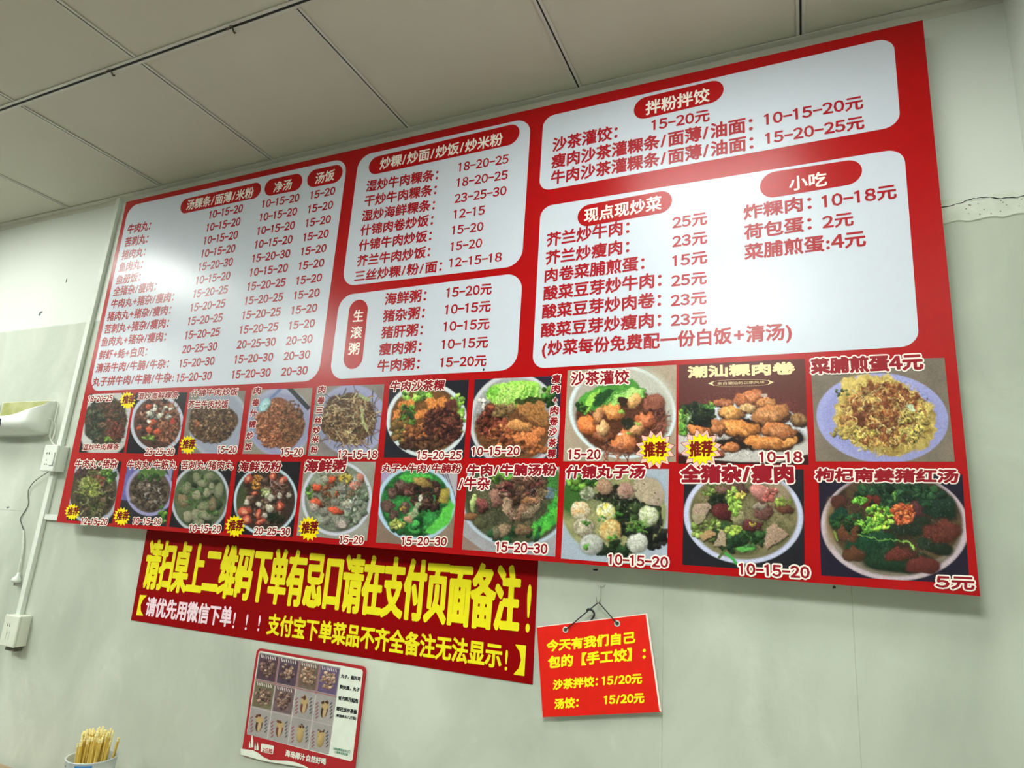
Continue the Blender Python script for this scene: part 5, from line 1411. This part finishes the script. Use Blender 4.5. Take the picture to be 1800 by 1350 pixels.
def socket(cx, cz, wd, hd, dep, name, label, style, mat):
    t = empty(name, (cx, 0, cz)); tag(t, label, 'socket')
    MB().box((-wd / 2, -dep + .009, -hd / 2), (wd / 2, 0, hd / 2)).build('back_box', mat, t, bevel=.003)
    MB().box((-wd / 2 - .001, -dep, -hd / 2 - .001), (wd / 2 + .001, -dep + .0085, hd / 2 + .001)).build('face_plate', mat, t, bevel=.004, seg=3)
    y = -dep - .0004
    def hole(x, z, a, b, nm='socket_hole'):
        MB().box((x - a, y, z - b), (x + a, y + .0006, z + b)).build(nm, M['dark'], t)
    if style == 'switch':
        MB().box((.012, -dep - .003, -.028), (.034, -dep + .001, .022)).build('rocker_switch', mat, t, bevel=.0015)
        MB().box((.0345, -dep - .0006, -.029), (.036, -dep, .022)).build('switch_gap', M['greymark'], t)
        MB().box((.012, -dep - .0006, -.0305), (.036, -dep, -.0285)).build('switch_gap', M['greymark'], t)
        for x in (-.017, -.003): hole(x, .018, .0024, .0035)
        for x, z in ((-.010, -.008), (-.015, -.024), (-.004, -.024)): hole(x, z, .0016, .0025)
    else:
        for x in (-.016, -.004): hole(x, .020, .0012, .006)
        for x, z in ((-.010, -.010),): hole(x, z, .0014, .004)
        for x in (-.012, .004): MB().box((x, -dep - .0012, -.030), (x + .0012, -dep, .002)).build('face_rib', mat, t)
    return t


p = unp(85.6, 805, -.045)
socket(p[0], p[2], .080, .100, .045, 'wall_socket', 'white surface socket with a rocker switch, upper one on the trunking beside the board', 'switch', M['plastic'])
us = (p[0], p[2])
p = unp(16, 1109, -.045)
ls = (p[0], p[2])
ts = socket(p[0], p[2], .086, .105, .045, 'wall_socket', 'yellowed surface socket at the lower end of the trunking, left edge', 'plain', M['plasticold'])
MB().box((-.020, -.034, -.068), (.034, -.006, -.053)).build('box_outlet', M['rust'], ts, bevel=.002)

# cord of the fly lamp down to the switched socket
q = lambda x, y, Y: unp(x, y, Y)
top = np.array([us[0], -.02, us[1] + .048])
mb = MB()
mb.tube(spline([q(87, 736, -.035), q(91, 738, -.028), q(92.5, 745, -.02), q(88, 768, -.016), top + np.array([-.022, 0, 0])], 6), .0026, 7)
mb.tube(spline([q(87, 736, -.035), q(93, 740, -.02), q(98, 748, -.014), q(95, 765, -.014), q(91, 778, -.016), top + np.array([.004, 0, 0])], 6), .0022, 7)
tag(mb.build('lamp_cord', M['whitecord'], smooth=True), 'white double cord from the fly lamp down to the switched socket', 'cord')

# loose grey wire with a white plug
w1 = [np.array([us[0] - .022, -.02, us[1] - .049]), q(62, 845, -.012), q(51, 859.5, -.006), q(49.5, 872, -.004), q(50, 886, -.003), q(44, 898, -.003), q(36, 911.5, -.003), q(38, 922, -.003), q(41.5, 932, -.004)]
pw = empty('loose_plug_wire', tuple(w1[0]))
tag(pw, 'thin loose wire ending in a white two-pin plug, dangling left of the trunking', 'wire')
L = Vector(pw.location)
room(MB().tube(spline(w1, 6), .0016, 6).build('wire', M['wire'], None, smooth=True), pw, L)
mb = MB()
for dx in (-.003, .003):
    e_ = np.array([dx, 0, 0])
    mb.tube(spline([w1[-1], q(41, 950, -.006) + e_, q(39, 972, -.007) + e_, q(34, 998, -.008) + e_ * .6, q(30.5, 1012, -.010)], 6), .0022, 7)
room(mb.build('plug_cord', M['whitecord'], None, smooth=True), pw, L)
pc = q(29, 1020, -.012)
mb = MB()
mb.tube([pc + np.array([.003, 0, .028]), pc + np.array([.002, 0, .016]), pc + np.array([0, 0, .008]), pc + np.array([0, 0, .001]), pc + np.array([-.001, 0, -.006])], [.004, .006, .014, .017, .015], 12)
pg = room(mb.build('plug', M['plastic'], None, smooth=True), pw, L)
for dx in (-.007, .006):
    kid(MB().box(tuple(pc + np.array([dx - .001, -.003, -.020])), tuple(pc + np.array([dx + .001, .003, -.005]))).build('plug_pin', M['steel'], None), pg)

# ================================================================== FLY-TRAP LAMP (half shell with a scooped mouth)
cx = unp(0, 742, -.09)[0] - .004
zt_ = unp(60, 703.5, -.012)[2]; zb2 = unp(60, 764, -.06)[2]
hx = unp(93, 735, -.01)[0] - cx
zm = (zt_ + zb2) / 2; hz = (zt_ - zb2) / 2
fl = empty('fly_lamp', (cx, 0, zb2))
tag(fl, 'white plastic wall lamp for trapping flies with an open scooped mouth and navy button', 'lamp')
FL = Vector(fl.location)
dep0 = .105
# mouth edge (offset from the middle, height) surveyed on the front
mouth = []
for x, y in ((-30, 732), (0, 732), (16, 732), (28, 730), (40, 725), (50, 718.5), (58, 711), (62.5, 705)):
    P_ = unp(x, y, -.085); mouth.append((P_[0] - cx, P_[2]))
def zmouth(dx):
    dx = abs(dx); m_ = [q_ for q_ in mouth if q_[0] >= 0]
    m_ = [(0, m_[0][1])] + m_
    for a, b in zip(m_[:-1], m_[1:]):
        if a[0] <= dx <= b[0]: return a[1] + (b[1] - a[1]) * (dx - a[0]) / (b[0] - a[0] + 1e-9)
    return zt_
NX, NZ = 72, 22
def shell(off):
    vs = []
    for i in range(NX + 1):
        u = -1 + 2 * i / NX; dx = math.copysign(abs(u) ** .75, u) * (hx - off)
        e_ = (1 - min(1, abs(dx) / (hx - off)) ** 7.0) ** .5
        zhi = zt_ - off - (1 - e_) * .012; zlo = zb2 + off + (1 - e_) * .02
        zc_ = min(zhi, zmouth(dx))
        for j in range(NZ + 1):
            v = j / NZ; z = zlo + (zc_ - zlo) * v
            f = (z - zlo) / (zhi - zlo + 1e-9)
            # rounded bottom, gently leaning face
            prof = min(1.0, (1 - (1 - min(1, f / .35)) ** 2.4) ** .5) * (1.0 - .30 * max(0, f - .3)) * (1 if f < .97 else 1 - (f - .97) * 10)
            y = -(.004 + (dep0 - off - .004) * e_ * prof)
            vs.append((cx + dx, y, z))
    return vs
n1 = NZ + 1
F_ = [(i * n1 + j, (i + 1) * n1 + j, (i + 1) * n1 + j + 1, i * n1 + j + 1) for i in range(NX) for j in range(NZ)]
mb = MB(); mb.add(shell(0), F_)
so = room(mb.build('lamp_shell', M['plastic'], None, smooth=True), fl, FL)
sm = so.modifiers.new('thick', 'SOLIDIFY'); sm.thickness = .003; sm.offset = -1
# top closing strip where the shell is not cut away, back plate, glue sheet, floor
mb = MB()
for s_ in (1, -1):
    prev = None
    for k in range(13):
        dx = s_ * (abs(mouth[-1][0]) + (hx - .002 - abs(mouth[-1][0])) * k / 12)
        e_ = (1 - (abs(dx) / hx) ** 7.0) ** .5
        a = (cx + dx, -.002, zt_ - (1 - e_) * .012); b = (cx + dx, -(.004 + dep0 * e_ * .55), zt_ - (1 - e_) * .012)
        if prev: mb.add([prev[0], prev[1], b, a], [(0, 1, 2, 3)])
        prev = (a, b)
tp = room(mb.build('lamp_top', M['plastic'], None, smooth=True), fl, FL)
o = MB().box((cx - hx + .02, -.004, zb2 + .03), (cx + hx - .02, -.0005, zt_ - .002)).build('back_plate', M['plastic'], None, bevel=.002); room(o, fl, FL)
o = MB().box((cx - hx + .03, -.0065, zb2 + .05), (cx + hx - .03, -.0042, zt_ - .004)).build('glue_sheet', M['glue'], None); room(o, fl, FL)
gs = o
for dx, z, a, b in ((.045, zt_ - .04, .003, .010), (.135, zt_ - .022, .002, .006)):
    kid(MB().box((cx + dx - a, -.0072, z - b), (cx + dx + a, -.0062, z + b)).build('glue_slot', M['dark'], None), gs)
o = MB().tube([(cx - hx + .06, -.03, zb2 + .05), (cx + hx - .06, -.03, zb2 + .05)], .012, 14).build('lamp_tube', M['plasticold'], None, smooth=True); room(o, fl, FL)
bc = unp(0, 742, -.1)
bt_ = MB().tube([(bc[0] - .002, -.088, bc[2]), (bc[0] - .002, -.107, bc[2])], [.016, .015], 20).build('round_button', M['navy'], None, bevel=.001); room(bt_, fl, FL)

# ================================================================== TUB OF STICKS
bx = unp(162, 1330, -.14)
R0 = .066
bz = bx[2] - .001
tub = empty('stick_tub', (bx[0], -.14, bz - .16)); tag(tub, 'white and blue printed tub packed with yellow bamboo sticks, bottom left corner', 'tub')
TL = Vector(tub.location)
def ringp(r, z, n=36): return [(bx[0] + r * math.cos(2 * math.pi * k / n), -.14 + r * math.sin(2 * math.pi * k / n), z) for k in range(n)]
n = 36
lv = [(R0 * .9, bz - .16), (R0 * .99, bz - .02), (R0, bz), (R0 + .002, bz + .002), (R0 - .002, bz + .003), (R0 - .004, bz), (R0 * .86, bz - .156)]
vs = []
for r, z in lv: vs += ringp(r, z)
fs = [(l * n + k, l * n + (k + 1) % n, (l + 1) * n + (k + 1) % n, (l + 1) * n + k) for l in range(len(lv) - 1) for k in range(n)]
fs += [tuple(range(n))[::-1], tuple((len(lv) - 1) * n + k for k in range(n))]
mb = MB().add(vs, fs)
# blue printed band: a stretch of the wall at the front right
tb = room(mb.build('tub_body', M['tub'], None, smooth=True), tub, TL)
def patch(a0, a1, z0_, z1_, m, nm):
    k = 10; vv = []
    for i in range(k + 1):
        a = math.radians(a0 + (a1 - a0) * i / k)
        for z in (z0_, z1_):
            r = R0 * (.9 + .09 * (z - (bz - .16)) / .14) + .0008
            vv.append((bx[0] + r * math.cos(a), -.14 + r * math.sin(a), z))
    kid(MB().add(vv, [(2 * i, 2 * i + 2, 2 * i + 3, 2 * i + 1) for i in range(k)]).build(nm, m, None), tb)
patch(-72, -32, bz - .15, bz - .004, M['tubblue'], 'blue_label')
for k in range(14):
    a = rnd.uniform(-150, -80); z = bz - rnd.uniform(.012, .055); patch(a, a + rnd.uniform(2, 6), z, z + rnd.uniform(.002, .006), M['greymark'], 'print_mark')
patch(-22, -16, bz - .05, bz - .025, M['greymark'], 'print_mark')
# the sticks
stick0 = None
rs = random.Random(9)
for k in range(90):
    a = rs.uniform(0, 2 * math.pi); r = (R0 - .010) * math.sqrt(rs.uniform(0, 1))
    lean_x = min(.07, rs.gauss(.03, .025)) + .11 * r * math.cos(a) / R0; lean_y = rs.gauss(-.01, .025) + .10 * r * math.sin(a) / R0
    if stick0 is None:
        mb = MB(); mb.tube([(0, 0, 0), (0, 0, .183)], .0024, 6, 0); mb.tube([(0, 0, .183), (0, 0, .192), (0, 0, .194)], [.0024, .0030, .0015], 6, 1)
        o = stick0 = mb.build('bamboo_stick', [M['bamboo'], M['bambootip']])
    else:
        o = stick0.copy(); COL.objects.link(o)
    o.location = (bx[0] + r * math.cos(a) * .72, -.14 + r * math.sin(a) * .72, bz - .150 + rs.uniform(0, .022) + .012 * math.cos(r / R0 * 1.5))
    o.rotation_euler = (-lean_y, lean_x, rs.uniform(0, 3))
    tag(o, 'thin yellow bamboo stick standing in the white and blue tub', 'stick', 'bamboo sticks in the tub')

# low bench against the wall carrying the tub (below the picture)
zbn = bz - .161
be = empty('low_bench', (.9, -.2, 0)); tag(be, 'plain low wooden bench against the wall under the stick tub', 'bench')
MB().box((-.6, -.19, zbn - .03), (.6, .18, zbn)).build('bench_top', M['wood'], be, bevel=.004)
for sx in (-.55, .51):
    for yy in (-.17, .12):
        MB().box((sx, yy, 0), (sx + .04, yy + .04, zbn - .03)).build('leg', M['wood'], be)
